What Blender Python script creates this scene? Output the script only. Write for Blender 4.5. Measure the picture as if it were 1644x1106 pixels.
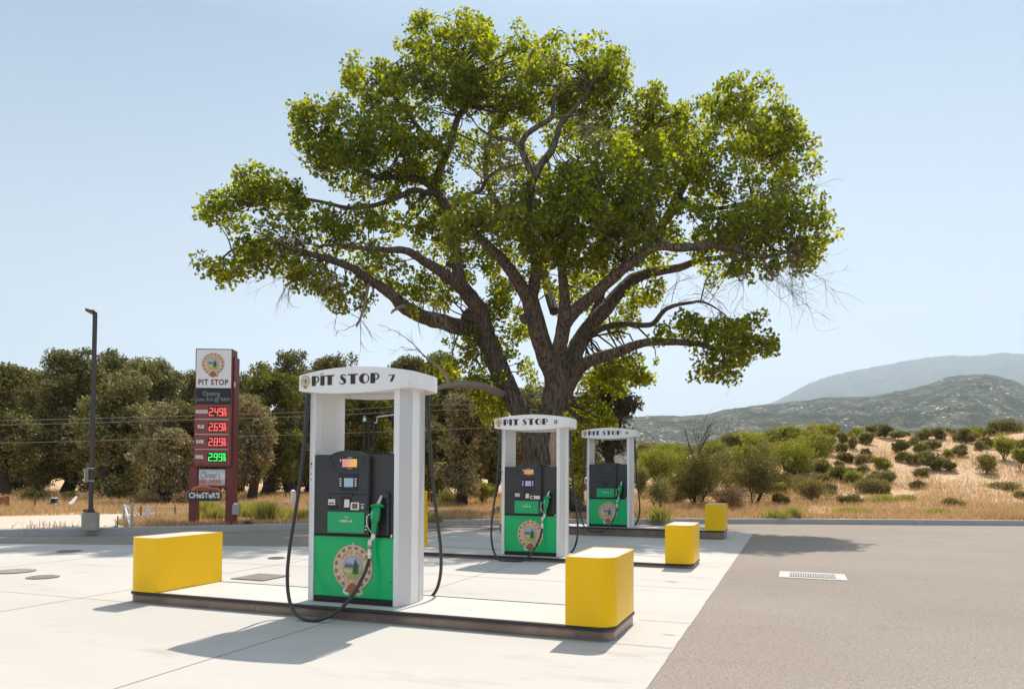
import bpy, math, random
import numpy as np
from mathutils import Vector, Matrix

for o in list(bpy.data.objects): bpy.data.objects.remove(o)
scene = bpy.context.scene
C = scene.collection
R = math.radians

# ------------------------------------------------------------------ camera
CAM = np.array([7.5698, -6.9246, 1.5553])
YAW, PITCH, ROLL, FOC = 0.35808, 0.03, 0.005337, 1201.18
SHY = 174.68
HAZE_D = 1.5e-4
_F = np.array([-math.sin(YAW)*math.cos(PITCH), math.cos(YAW)*math.cos(PITCH), math.sin(PITCH)])
_R = np.array([math.cos(YAW), math.sin(YAW), 0.0]); _U = np.cross(_R, _F)
RX = _R*math.cos(ROLL)+_U*math.sin(ROLL); UX = -_R*math.sin(ROLL)+_U*math.cos(ROLL)
cam_d = bpy.data.cameras.new('camera'); cam = bpy.data.objects.new('camera', cam_d); C.objects.link(cam)
cam_d.sensor_width = 36; cam_d.lens = FOC/1644*36; cam_d.shift_y = SHY/1644
cam_d.clip_start = 0.1; cam_d.clip_end = 30000
cam.matrix_world = Matrix(((RX[0], UX[0], -_F[0], CAM[0]), (RX[1], UX[1], -_F[1], CAM[1]), (RX[2], UX[2], -_F[2], CAM[2]), (0, 0, 0, 1)))
scene.camera = cam

# ------------------------------------------------------------------ world and sun
SUN_EL, SUN_AZ = R(54), R(92)          # azimuth counter-clockwise from +x
world = bpy.data.worlds.new("World"); scene.world = world; world.use_nodes = True
nt = world.node_tree; bg = nt.nodes['Background']
sky = nt.nodes.new('ShaderNodeTexSky'); sky.sky_type = 'NISHITA'; sky.sun_disc = False
sky.sun_elevation = SUN_EL; sky.sun_rotation = math.pi/2-SUN_AZ
sky.altitude = 900; sky.air_density = 1.0; sky.dust_density = 1.6; sky.ozone_density = 1.3
# faint streaks of high cloud low over the mountains
tc = nt.nodes.new('ShaderNodeTexCoord'); mp = nt.nodes.new('ShaderNodeMapping'); mp.inputs['Scale'].default_value = (2.0, 2.0, 22.0)
nz = nt.nodes.new('ShaderNodeTexNoise'); nz.inputs['Scale'].default_value = 1.6; nz.inputs['Detail'].default_value = 6
rp = nt.nodes.new('ShaderNodeValToRGB'); rp.color_ramp.elements[0].position = .48; rp.color_ramp.elements[1].position = .72
sx = nt.nodes.new('ShaderNodeSeparateXYZ'); mr = nt.nodes.new('ShaderNodeMapRange')
mr.inputs['From Min'].default_value = .26; mr.inputs['From Max'].default_value = .06; mr.inputs['To Min'].default_value = 0; mr.inputs['To Max'].default_value = .5
mul = nt.nodes.new('ShaderNodeMath'); mul.operation = 'MULTIPLY'
mixc = nt.nodes.new('ShaderNodeMixRGB'); mixc.inputs[2].default_value = (5.4, 5.4, 5.45, 1)
nt.links.new(tc.outputs['Generated'], mp.inputs[0]); nt.links.new(mp.outputs[0], nz.inputs[0]); nt.links.new(nz.outputs[0], rp.inputs[0])
nt.links.new(tc.outputs['Generated'], sx.inputs[0]); nt.links.new(sx.outputs[2], mr.inputs[0])
nt.links.new(rp.outputs[0], mul.inputs[0]); nt.links.new(mr.outputs[0], mul.inputs[1]); nt.links.new(mul.outputs[0], mixc.inputs[0])
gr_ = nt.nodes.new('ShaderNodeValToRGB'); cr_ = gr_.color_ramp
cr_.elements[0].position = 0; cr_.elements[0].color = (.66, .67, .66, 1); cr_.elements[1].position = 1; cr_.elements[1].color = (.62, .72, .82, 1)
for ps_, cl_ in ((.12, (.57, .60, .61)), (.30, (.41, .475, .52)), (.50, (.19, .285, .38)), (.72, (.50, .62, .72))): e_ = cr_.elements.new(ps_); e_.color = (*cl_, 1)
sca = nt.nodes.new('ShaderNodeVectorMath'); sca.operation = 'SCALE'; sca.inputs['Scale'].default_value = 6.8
thin = nt.nodes.new('ShaderNodeMixRGB'); thin.inputs[0].default_value = .80     # added gradient over most of the sky texture, brightened overhead to fill shadows
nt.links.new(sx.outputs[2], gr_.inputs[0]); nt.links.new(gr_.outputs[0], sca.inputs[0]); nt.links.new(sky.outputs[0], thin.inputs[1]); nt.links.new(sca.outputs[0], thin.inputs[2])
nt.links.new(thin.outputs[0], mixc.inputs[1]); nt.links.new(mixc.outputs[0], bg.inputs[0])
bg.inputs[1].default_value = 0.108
sd = bpy.data.lights.new('sun', 'SUN'); sd.energy = 3.9; sd.angle = R(0.53); sd.color = (1, .94, .86)
so = bpy.data.objects.new('sun', sd); C.objects.link(so)
sdir = Vector((math.cos(SUN_EL)*math.cos(SUN_AZ), math.cos(SUN_EL)*math.sin(SUN_AZ), math.sin(SUN_EL)))
so.rotation_euler = sdir.to_track_quat('Z', 'Y').to_euler()
scene.view_settings.view_transform = 'Standard'; scene.view_settings.look = 'None'
scene.view_settings.exposure = 0.78; scene.view_settings.gamma = 1
scene.cycles.transparent_max_bounces = 8
scene.cycles.max_bounces = 6; scene.cycles.volume_bounces = 0

# ------------------------------------------------------------------ geometry of the view, used to look up real places
def ray(px, py): return _F + RX*(px-822)/FOC - UX*(py-553-SHY)/FOC
def at(px, py, d): return CAM + ray(px, py)*d
def gnd(px, py, z=0.0):
    r = ray(px, py); return CAM + r*(z-CAM[2])/r[2]
def sstep(a, b, x):
    t = np.clip((x-a)/(b-a), 0, 1); return t*t*(3-2*t)

# ------------------------------------------------------------------ materials
_m = {}
def nodes(m): return m.node_tree.nodes, m.node_tree.links
def mat(name, col, rough=.6, metal=0.0, spec=.5, var=.0, vscale=6.0, bump=.0, bscale=40.0, col2=None, coord='Object', stretch=None, emit=None, estr=1.0, coat=0):
    if name in _m: return _m[name]
    m = bpy.data.materials.new(name); m.use_nodes = True; N, L = nodes(m); b = N['Principled BSDF']
    b.inputs['Base Color'].default_value = (*col, 1); b.inputs['Roughness'].default_value = rough; b.inputs['Metallic'].default_value = metal
    b.inputs['Specular IOR Level'].default_value = spec; b.inputs['Coat Weight'].default_value = coat
    if emit: b.inputs['Emission Color'].default_value = (*emit, 1); b.inputs['Emission Strength'].default_value = estr
    src = None
    if var or col2 or bump:
        t = N.new('ShaderNodeTexCoord'); src = t.outputs[coord]
        if stretch:
            p = N.new('ShaderNodeMapping'); p.inputs['Scale'].default_value = stretch; L.new(src, p.inputs[0]); src = p.outputs[0]
    if var or col2:
        n = N.new('ShaderNodeTexNoise'); n.inputs['Scale'].default_value = vscale; n.inputs['Detail'].default_value = 8; n.inputs['Roughness'].default_value = .62
        L.new(src, n.inputs[0]); r = N.new('ShaderNodeValToRGB'); r.color_ramp.elements[0].position = .32; r.color_ramp.elements[1].position = .68
        c2 = col2 or tuple(min(1, c*(1+var)) for c in col); c1 = col if col2 else tuple(c*(1-var) for c in col)
        r.color_ramp.elements[0].color = (*c1, 1); r.color_ramp.elements[1].color = (*c2, 1)
        L.new(n.outputs[0], r.inputs[0]); L.new(r.outputs[0], b.inputs['Base Color'])
    if bump:
        n = N.new('ShaderNodeTexNoise'); n.inputs['Scale'].default_value = bscale; n.inputs['Detail'].default_value = 6
        L.new(src, n.inputs[0]); bp = N.new('ShaderNodeBump'); bp.inputs['Strength'].default_value = bump; bp.inputs['Distance'].default_value = .02 if bump < .7 else .12
        L.new(n.outputs[0], bp.inputs['Height']); L.new(bp.outputs[0], b.inputs['Normal'])
    _m[name] = m; return m
def leafmat(name, c1, c2, tr, trans=.5, rough=.5, dif=1.0, gloss=.025):
    """two-sided leaf: diffuse + translucent, a colour picked per leaf"""
    m = bpy.data.materials.new(name); m.use_nodes = True; N, L = nodes(m); N.remove(N['Principled BSDF'])
    g = N.new('ShaderNodeNewGeometry'); r = N.new('ShaderNodeValToRGB')
    r.color_ramp.elements[0].color = (*c1, 1); r.color_ramp.elements[1].color = (*c2, 1)
    L.new(g.outputs['Random Per Island'], r.inputs[0])
    d = N.new('ShaderNodeBsdfDiffuse'); t = N.new('ShaderNodeBsdfTranslucent'); gl = N.new('ShaderNodeBsdfGlossy'); gl.inputs['Roughness'].default_value = rough
    gl.inputs['Color'].default_value = (.8, .85, .8, 1)
    mm = N.new('ShaderNodeMixRGB'); mm.blend_type = 'MULTIPLY'; mm.inputs[0].default_value = 1; mm.inputs[2].default_value = (*tr, 1)
    dm = N.new('ShaderNodeMixRGB'); dm.blend_type = 'MULTIPLY'; dm.inputs[0].default_value = 1; dm.inputs[2].default_value = (dif, dif, dif, 1); L.new(r.outputs[0], dm.inputs[1]); L.new(dm.outputs[0], d.inputs[0]); L.new(r.outputs[0], mm.inputs[1]); L.new(mm.outputs[0], t.inputs[0])
    mx = N.new('ShaderNodeMixShader'); mx.inputs[0].default_value = trans; L.new(d.outputs[0], mx.inputs[1]); L.new(t.outputs[0], mx.inputs[2])
    m2 = N.new('ShaderNodeMixShader'); m2.inputs[0].default_value = gloss; L.new(mx.outputs[0], m2.inputs[1]); L.new(gl.outputs[0], m2.inputs[2])
    L.new(m2.outputs[0], N['Material Output'].inputs[0]); return m

# ------------------------------------------------------------------ mesh building
class MB:
    def __init__(s): s.v = []; s.f = []; s.m = []; s.s = []
    def add(s, vs, fs, mi=0, smooth=False):
        b = len(s.v); s.v += [tuple(map(float, v)) for v in vs]
        for f in fs: s.f.append(tuple(i+b for i in f)); s.m.append(mi); s.s.append(smooth)
        return s
    def box(s, x0, x1, y0, y1, z0, z1, mi=0, bev=0):
        if x0 > x1: x0, x1 = x1, x0
        if y0 > y1: y0, y1 = y1, y0
        if bev <= 0:
            v = [(x, y, z) for z in (z0, z1) for y in (y0, y1) for x in (x0, x1)]
            return s.add(v, [(0, 2, 3, 1), (4, 5, 7, 6), (0, 1, 5, 4), (2, 6, 7, 3), (0, 4, 6, 2), (1, 3, 7, 5)], mi)
        b = min(bev, (x1-x0)/2.01, (y1-y0)/2.01, (z1-z0)/2.01)
        pts = []
        for z, i in ((z0, b), (z0+b, 0), (z1-b, 0), (z1, b)):
            pts.append([(x0+b+i, y0+i, z), (x1-b-i, y0+i, z), (x1-i, y0+b+i, z), (x1-i, y1-b-i, z), (x1-b-i, y1-i, z), (x0+b+i, y1-i, z), (x0+i, y1-b-i, z), (x0+i, y0+b+i, z)])
        v = [p for r in pts for p in r]; f = [tuple(range(7, -1, -1)), tuple(range(24, 32))]
        for k in range(3):
            for j in range(8): f.append((k*8+j, k*8+(j+1) % 8, (k+1)*8+(j+1) % 8, (k+1)*8+j))
        return s.add(v, f, mi)
    def prism(s, pts, z0, z1, mi=0, smooth_side=False):
        n = len(pts); v = [(x, y, z0) for x, y in pts]+[(x, y, z1) for x, y in pts]
        s.add(v, [tuple(range(n-1, -1, -1)), tuple(range(n, 2*n))], mi)
        return s.add(v, [(i, (i+1) % n, n+(i+1) % n, n+i) for i in range(n)], mi, smooth_side)
    def xz(s, pts, y0, y1, mi=0):       # polygon in the x-z plane extruded in y (y0 is the front)
        n = len(pts); v = [(x, y0, z) for x, z in pts]+[(x, y1, z) for x, z in pts]
        return s.add(v, [tuple(range(n)), tuple(range(2*n-1, n-1, -1))]+[(i, n+i, n+(i+1) % n, (i+1) % n) for i in range(n)], mi)
    def cyl(s, c, r, z0, z1, mi=0, n=24, r2=None, cap=True):
        r2 = r if r2 is None else r2
        v = [(c[0]+r*math.cos(2*math.pi*i/n), c[1]+r*math.sin(2*math.pi*i/n), z0) for i in range(n)]
        v += [(c[0]+r2*math.cos(2*math.pi*i/n), c[1]+r2*math.sin(2*math.pi*i/n), z1) for i in range(n)]
        s.add(v, [(i, (i+1) % n, n+(i+1) % n, n+i) for i in range(n)], mi, True)
        if cap: s.add(v, [tuple(range(n-1, -1, -1)), tuple(range(n, 2*n))], mi)
        return s
    def tube(s, P, Rr, mi=0, n=8, sub=0, cap=True, rough=0, rng=None):
        P = [Vector(p) for p in P]; Rr = list(Rr) if hasattr(Rr, '__len__') else [Rr]*len(P)
        if sub:
            Q, S = [], []
            for i in range(len(P)-1):
                p0 = P[max(i-1, 0)]; p1 = P[i]; p2 = P[i+1]; p3 = P[min(i+2, len(P)-1)]
                for k in range(sub):
                    t = k/sub; Q.append(.5*((2*p1)+(-p0+p2)*t+(2*p0-5*p1+4*p2-p3)*t*t+(-p0+3*p1-3*p2+p3)*t**3)); S.append(Rr[i]*(1-t)+Rr[i+1]*t)
            Q.append(P[-1]); S.append(Rr[-1]); P, Rr = Q, S
        T0 = (P[1]-P[0]).normalized(); U = T0.orthogonal().normalized(); v = []
        for i, p in enumerate(P):
            T = (P[min(i+1, len(P)-1)]-P[max(i-1, 0)]).normalized()
            U = (U-T*U.dot(T)); U = U.normalized() if U.length > 1e-6 else T.orthogonal().normalized(); V = T.cross(U)
            for k in range(n):
                a = 2*math.pi*k/n; rr = Rr[i]*(1+(rng.uniform(-rough, rough) if rough else 0))
                v.append(p+(U*math.cos(a)+V*math.sin(a))*rr)
        f = [(i*n+k, i*n+(k+1) % n, (i+1)*n+(k+1) % n, (i+1)*n+k) for i in range(len(P)-1) for k in range(n)]
        s.add(v, f, mi, True)
        if cap: s.add(v[:n], [tuple(range(n-1, -1, -1))], mi); s.add(v[-n:], [tuple(range(n))], mi)
        return s
    def lathe(s, c, axis, prof, mi=0, n=20):
        ax = Vector(axis).normalized(); U = ax.orthogonal().normalized(); V = ax.cross(U); v = []
        for h, r in prof:
            for k in range(n): a = 2*math.pi*k/n; v.append(Vector(c)+ax*h+(U*math.cos(a)+V*math.sin(a))*r)
        return s.add(v, [(i*n+k, i*n+(k+1) % n, (i+1)*n+(k+1) % n, (i+1)*n+k) for i in range(len(prof)-1) for k in range(n)], mi, True)
    def build(s, name, mats, parent=None, loc=None):
        me = bpy.data.meshes.new(name); me.from_pydata(s.v, [], s.f)
        mats = mats if isinstance(mats, (list, tuple)) else [mats]
        for m in mats: me.materials.append(m)
        me.polygons.foreach_set('material_index', s.m); me.polygons.foreach_set('use_smooth', s.s); me.update()
        o = bpy.data.objects.new(name, me); C.objects.link(o)
        if parent: o.parent = parent
        if loc is not None: o.location = loc
        return o
def npmesh(name, V, Fq, mats, parent=None, k=4, smooth=False):
    me = bpy.data.meshes.new(name); nv, nf = len(V), len(Fq)
    me.vertices.add(nv); me.vertices.foreach_set('co', np.asarray(V, np.float32).ravel())
    me.loops.add(nf*k); me.loops.foreach_set('vertex_index', np.asarray(Fq, np.int32).ravel())
    me.polygons.add(nf); me.polygons.foreach_set('loop_start', np.arange(0, nf*k, k, dtype=np.int32)); me.polygons.foreach_set('loop_total', np.full(nf, k, np.int32))
    if smooth: me.polygons.foreach_set('use_smooth', np.ones(nf, bool))
    for m in (mats if isinstance(mats, (list, tuple)) else [mats]): me.materials.append(m)
    me.update(calc_edges=True)
    o = bpy.data.objects.new(name, me); C.objects.link(o)
    if parent: o.parent = parent
    return o
def tag(o, label=None, cat=None, group=None, kind=None):
    if label: o['label'] = label
    if cat: o['category'] = cat
    if group: o['group'] = group
    if kind: o['kind'] = kind
    return o
def thing(name, label, cat, loc=(0, 0, 0), rz=0, group=None):
    o = bpy.data.objects.new(name, None); C.objects.link(o); o.location = tuple(map(float, loc)); o.rotation_euler = (0, 0, rz)
    o.empty_display_size = .2
    return tag(o, label, cat, group)
_tx = {}
def text2d(s, shear=0, off=0, sp=1.0):
    k = (s, shear, off, sp)
    if k not in _tx:
        cu = bpy.data.curves.new('t', 'FONT'); cu.body = s; cu.size = 1; cu.shear = shear; cu.offset = off; cu.space_character = sp; cu.resolution_u = 3
        ob = bpy.data.objects.new('t', cu); C.objects.link(ob); dg = bpy.context.evaluated_depsgraph_get()
        me = bpy.data.meshes.new_from_object(ob.evaluated_get(dg)); v = [(p.co.x, p.co.y) for p in me.vertices]; f = [tuple(p.vertices) for p in me.polygons]
        bpy.data.objects.remove(ob); bpy.data.curves.remove(cu); bpy.data.meshes.remove(me)
        _tx[k] = (v, f)
    return _tx[k]
def put_text(mb, s, x0, x1, z0, z1, y, mi, shear=0, off=.0, sp=1.0, keep=None):
    """fit text in a rectangle of the plane facing -y (keep = use height only)"""
    v, f = text2d(s, shear, off, sp)
    if not v: return
    xs = [p[0] for p in v]; zs = [p[1] for p in v]; a, b = min(xs), max(xs); c, d = min(zs), max(zs)
    yf = y if callable(y) else (lambda X: y)
    W = []
    for p in v:
        X = x0+(p[0]-a)/(b-a)*(x1-x0); W.append((X, yf(X), z0+(p[1]-c)/(d-c)*(z1-z0)))
    mb.add(W, f, mi)
random.seed(5)
rng = np.random.default_rng(11)
pyr = random.Random(3)

# ------------------------------------------------------------------ ground materials
def groundmat(name, base, patch, stain, speck=None, s1=.35, s2=2.5, sp=120, rough=.9, bump=.25, stretch=(1, 1, 1), dots=0, grit=False):
    m = bpy.data.materials.new(name); m.use_nodes = True; N, L = nodes(m); b = N['Principled BSDF']; b.inputs['Roughness'].default_value = rough
    b.inputs['Specular IOR Level'].default_value = .3
    t = N.new('ShaderNodeTexCoord'); p = N.new('ShaderNodeMapping'); p.inputs['Scale'].default_value = stretch; L.new(t.outputs['Object'], p.inputs[0]); src = p.outputs[0]
    def noise(sc, d=6, ro=.6):
        n = N.new('ShaderNodeTexNoise'); n.inputs['Scale'].default_value = sc; n.inputs['Detail'].default_value = d; n.inputs['Roughness'].default_value = ro; L.new(src, n.inputs[0]); return n.outputs[0]
    def ramp(v, a, c):
        r = N.new('ShaderNodeMapRange'); r.inputs['From Min'].default_value = a; r.inputs['From Max'].default_value = c; L.new(v, r.inputs[0]); return r.outputs[0]
    def mix(f, a, bcol):
        x = N.new('ShaderNodeMixRGB'); L.new(f, x.inputs[0])
        if isinstance(a, tuple): x.inputs[1].default_value = (*a, 1)
        else: L.new(a, x.inputs[1])
        x.inputs[2].default_value = (*bcol, 1); return x.outputs[0]
    c = mix(ramp(noise(s1), .35, .68), base, patch)
    c = mix(ramp(noise(s2, 8, .7), .56, .8), c, stain)
    n3 = noise(sp, 3, .7)
    if speck:
        c = mix(ramp(n3, .52, .68), c, speck)
        c = mix(ramp(noise(sp*.6, 2), .60, .72), c, tuple(min(1, k*1.5) for k in base))
    if grit:
        c = mix(ramp(noise(150, 1), .56, .62), c, tuple(min(1, k*1.55) for k in base)); c = mix(ramp(noise(95, 1), .60, .66), c, tuple(k*.38 for k in base))
    if dots:
        vo = N.new('ShaderNodeTexVoronoi'); vo.inputs['Scale'].default_value = dots; L.new(src, vo.inputs[0])
        c = mix(ramp(vo.outputs['Distance'], .055, .03), c, tuple(k*.25 for k in base))
    L.new(c, b.inputs['Base Color'])
    bp = N.new('ShaderNodeBump'); bp.inputs['Strength'].default_value = bump; bp.inputs['Distance'].default_value = .01; L.new(n3, bp.inputs['Height']); L.new(bp.outputs[0], b.inputs['Normal'])
    return m
M_conc = groundmat('pale_concrete', (.51, .47, .425), (.455, .415, .37), (.325, .275, .22), s1=.3, s2=.9, sp=60, rough=.85, bump=.06, stretch=(.5, 1.6, 1), dots=.9)
M_isl = groundmat('island_concrete', (.56, .52, .47), (.51, .47, .42), (.42, .36, .29), s1=1.2, s2=3, sp=90, rough=.85, bump=.08)
M_asph = groundmat('worn_asphalt', (.240, .195, .158), (.30, .250, .207), (.175, .138, .110), speck=(.10, .082, .07), s1=.22, s2=.7, sp=38, rough=.9, bump=.3, grit=True, stretch=(.7, 1.3, 1))
M_kerb = groundmat('kerb_concrete', (.42, .40, .38), (.36, .35, .34), (.28, .26, .24), s1=1, s2=4, sp=60, bump=.2)
M_road = groundmat('packed_dirt_road', (.50, .42, .33), (.55, .47, .38), (.42, .34, .26), s1=.2, s2=.8, sp=20, bump=.2, stretch=(.6, 1.4, 1))
M_dirt = groundmat('sandy_dry_ground', (.52, .315, .17), (.58, .385, .235), (.40, .24, .12), speck=(.33, .20, .10), s1=.09, s2=.5, sp=5, rough=.95, bump=.5)

# ------------------------------------------------------------------ kerb line and the paved lot
KERB = [(-40, -34), (-24, -11.5), (-15.5, -.6)]+[tuple(gnd(a_, b_)[:2]) for a_, b_ in ((0, 861.5), (200, 858), (370, 853.5), (480, 850.5), (740, 843), (860, 842.5), (960, 842), (1100, 841), (1250, 841), (1644, 844))]+[(30, 24.3), (70, 28.5)]
def kerb_hit(dx, dy):
    best = None
    for (x0, y0), (x1, y1) in zip(KERB, KERB[1:]):
        ex, ey = x1-x0, y1-y0; den = dx*ey-dy*ex
        if abs(den) < 1e-9: continue
        ax, ay = x0-CAM[0], y0-CAM[1]; t = (ax*ey-ay*ex)/den; u = (ax*dy-ay*dx)/den
        if t > 0 and -1e-6 <= u <= 1+1e-6 and (best is None or t < best): best = t
    return best
def offset_line(P, d):
    out = []
    for i, p in enumerate(P):
        a = Vector(P[max(i-1, 0)]); b = Vector(P[min(i+1, len(P)-1)]); t = (b-a).normalized(); n = Vector((-t.y, t.x)); out.append((p[0]+n.x*d, p[1]+n.y*d))
    return out
asph = MB(); P = offset_line(KERB, .05)
asph.add([(x, y, 0) for x, y in P]+[(70, -60, 0), (-40, -60, 0)], [tuple(range(len(P)+1, -1, -1))])
tag(asph.build('asphalt_lot', M_asph), 'weathered brown grey asphalt paving of the forecourt', kind='structure')
cc = [gnd(1037, 1106)[:2], (6.56, 15.13), (-1.36, 12.56), gnd(588, 877.5)[:2], gnd(467, 877.5)[:2], gnd(200, 874.5)[:2], gnd(0, 872.7)[:2]]
d = cc[-1]-cc[-2]; d = d/np.linalg.norm(d); cc.append(cc[-1]+d*14)
cc = [(6.56, -30)]+[tuple(c) for c in cc]+[(-24, -30)]; cc[1] = (6.56, -1.4)
edge = [c_ for c_ in cc]; cc = []
for i_ in range(len(edge)):
    a_, b_ = np.array(edge[i_]), np.array(edge[(i_+1) % len(edge)]); cc.append(tuple(a_))
    if 0 < i_ < 7:
        nn_ = int(np.linalg.norm(b_-a_)/.09)
        for k_ in range(1, nn_): p_ = a_+(b_-a_)*k_/nn_; w_ = .002*math.sin(k_*.9+i_)+.003*math.sin(k_*.23)+random.uniform(-.0025, .0025); cc.append((p_[0]+w_, p_[1]+w_*.5))
conc = MB(); conc.add([(x, y, .004) for x, y in cc], [tuple(range(len(cc)))])
tag(conc.build('concrete_apron', M_conc), 'sunlit pale concrete slab under the fuel islands', kind='structure')
jt = MB()
for x in (-4.6, -.75, 2.98): jt.box(x-.004, x+.004, -12, 12, .006, .0075)
for y in (-3.9, -.03, 3.7, 9.4): jt.box(-14, 6.55, y-.004, y+.004, .0085, .0095)
for y in (1.2,): jt.box(6.0, 6.55, y-.004, y+.004, .0085, .0095)
tag(jt.build('paving_joints', mat('joint_grey', (.30, .27, .24), .9)), 'thin sawn joints across the concrete', kind='structure')
kb = MB(); prof = [(0, -.02), (.03, .165), (.05, .18), (.19, .18), (.20, .17), (.20, -.05)]
lines = [offset_line(KERB, a) for a, z in prof]
for i in range(len(KERB)-1):
    for j in range(len(prof)-1):
        kb.add([(*lines[j][i], prof[j][1]), (*lines[j][i+1], prof[j][1]), (*lines[j+1][i+1], prof[j+1][1]), (*lines[j+1][i], prof[j+1][1])], [(0, 1, 2, 3)])
tag(kb.build('kerb', M_kerb), 'grey concrete kerb along the far edge of the lot', kind='structure')

# ------------------------------------------------------------------ terrain beyond the kerb
def fnoise(x, y, s=1.0, seed=0):
    x = np.asarray(x)*s; y = np.asarray(y)*s; v = 0
    for k, (a, b, ph) in enumerate(((1, .3, .5), (-.6, 1.1, 2.1), (1.7, -1.3, 4.2), (2.9, 2.1, 1.3), (-3.7, 4.1, .2), (5.9, -3.3, 3.3))):
        v = v+np.sin(a*x+b*y+ph+seed)*np.cos(b*x*.7-a*y*.9+ph*2+seed*1.7)/(1+.8*k)
    return v
def hgt(x, y):
    x = np.asarray(x, float); y = np.asarray(y, float); dx = x-CAM[0]; dy = y-CAM[1]
    dep = dx*_F[0]+dy*_F[1]; s = dx*_R[0]+dy*_R[1]
    rise = sstep(27, 58, dep)*(1-sstep(75, 150, dep)*.8)
    lat = sstep(5.5, 20, s)
    h = rise*lat*(4.3+1.1*sstep(20, 42, s)-.5*sstep(30, 34, s))
    h = h+rise*lat*.35*fnoise(x, y, .22)+sstep(40, 80, dep)*.0
    h = h+.05*fnoise(x, y, .9, 3)*sstep(22, 30, dep)*sstep(-12, -2, s)
    return .15+h+.3*sstep(26, 40, dep)*sstep(-4, -9, s)*.4
def ground_hit(px, py, dmax=200):
    r = ray(px, py)
    for d in np.arange(17, dmax, .25):
        p = CAM+r*d
        if p[2] <= hgt(p[0], p[1]): return p, d
    return CAM+r*60, 60
cols = [math.atan2(px-822, FOC) for px in np.linspace(-2600, 4200, 300)]
V = []; Fq = []; nr = 110
for a in cols:
    dr = _R*math.sin(a)+np.array([_F[0], _F[1], 0])/math.cos(PITCH)*math.cos(a)
    t0 = kerb_hit(dr[0], dr[1]) or 60; t0 += .17
    ts = t0*np.power(620/t0, np.linspace(0, 1, nr)**1.15)
    X = CAM[0]+dr[0]*ts; Y = CAM[1]+dr[1]*ts; Z = hgt(X, Y); Z[0] = .155; Z = Z-sstep(400, 620, ts)*2
    V.append(np.stack([X, Y, Z], 1))
V = np.concatenate(V); n = len(cols)
ii = np.arange((n-1)*(nr-1)); c = ii//(nr-1); r_ = ii % (nr-1); Fq = np.stack([c*nr+r_, (c+1)*nr+r_, (c+1)*nr+r_+1, c*nr+r_+1], 1)
tag(npmesh('dry_ground', V, Fq, M_dirt, smooth=True), 'sandy dry ground and low hillside beyond the kerb', kind='structure')
rd = MB(); rp_ = [(-900, 836), (0, 829.5), (120, 826.5), (200, 825), (252, 823.5), (246, 828), (205, 835), (186, 842)]
rp2 = [gnd(x, y, .16) for x, y in rp_]
kb_ = offset_line(KERB, .45); rp2 += [np.array((kb_[i][0], kb_[i][1], .15)) for i in (4, 3, 2, 1)]
rd.add([(p[0], p[1], hgt(p[0], p[1])+.02) for p in rp2], [tuple(range(len(rp2)-1, -1, -1))])
tag(rd.build('dirt_road', M_road), 'pale dirt road passing left behind the kerb', kind='structure')

# ------------------------------------------------------------------ mountains
def mountain(name, ridge, D, front, back, seed, m, amp, rows=110, ncol=420, label=''):
    xs = np.linspace(ridge[0][0], ridge[-1][0], ncol); ys = np.interp(xs, [p[0] for p in ridge], [p[1] for p in ridge])
    ysm = np.convolve(np.pad(ys, 2, 'edge'), np.ones(5)/5, 'valid')+.7*np.sin(xs*.23+seed)*np.sin(xs*.071)+.5*np.sin(xs*.61)
    V = []
    for x, y in zip(xs, ysm):
        top = at(x, y, D)
        d0 = ray(x, y); d0 = np.array([d0[0], d0[1], 0])
        for j in range(rows):
            t = j/(rows-1)
            if t < .8: q = t/.8; dd = front+(D-front)*q; hh = top[2]*(q**1.15*.85+.15*sstep(0, 1, q))
            else: q = (t-.8)/.2; dd = D+(back-D)*q; hh = top[2]*(1-q)**1.3
            X = CAM[0]+d0[0]*dd; Y = CAM[1]+d0[1]*dd
            w = math.sin(math.pi*min(1, max(0, q if t < .8 else 1-q)))
            nn = abs(fnoise(X, Y, 9/D, seed))*1.0+.6*abs(fnoise(X, Y, 24/D, seed+2))+.3*fnoise(X, Y, 70/D, seed+4)+.16*fnoise(X, Y, 190/D, seed+5)
            hh += amp*(nn-1.0)*(w*.75+.012)*(dd/D)**1.5 if t < .8 else amp*nn*.1*w
            V.append((X, Y, hh-3))
    V = np.array(V); ii = np.arange((ncol-1)*(rows-1)); c = ii//(rows-1); r_ = ii % (rows-1)
    return tag(npmesh(name, V, np.stack([c*rows+r_, (c+1)*rows+r_, (c+1)*rows+r_+1, c*rows+r_+1], 1), m, smooth=True), label, kind='structure')
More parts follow.
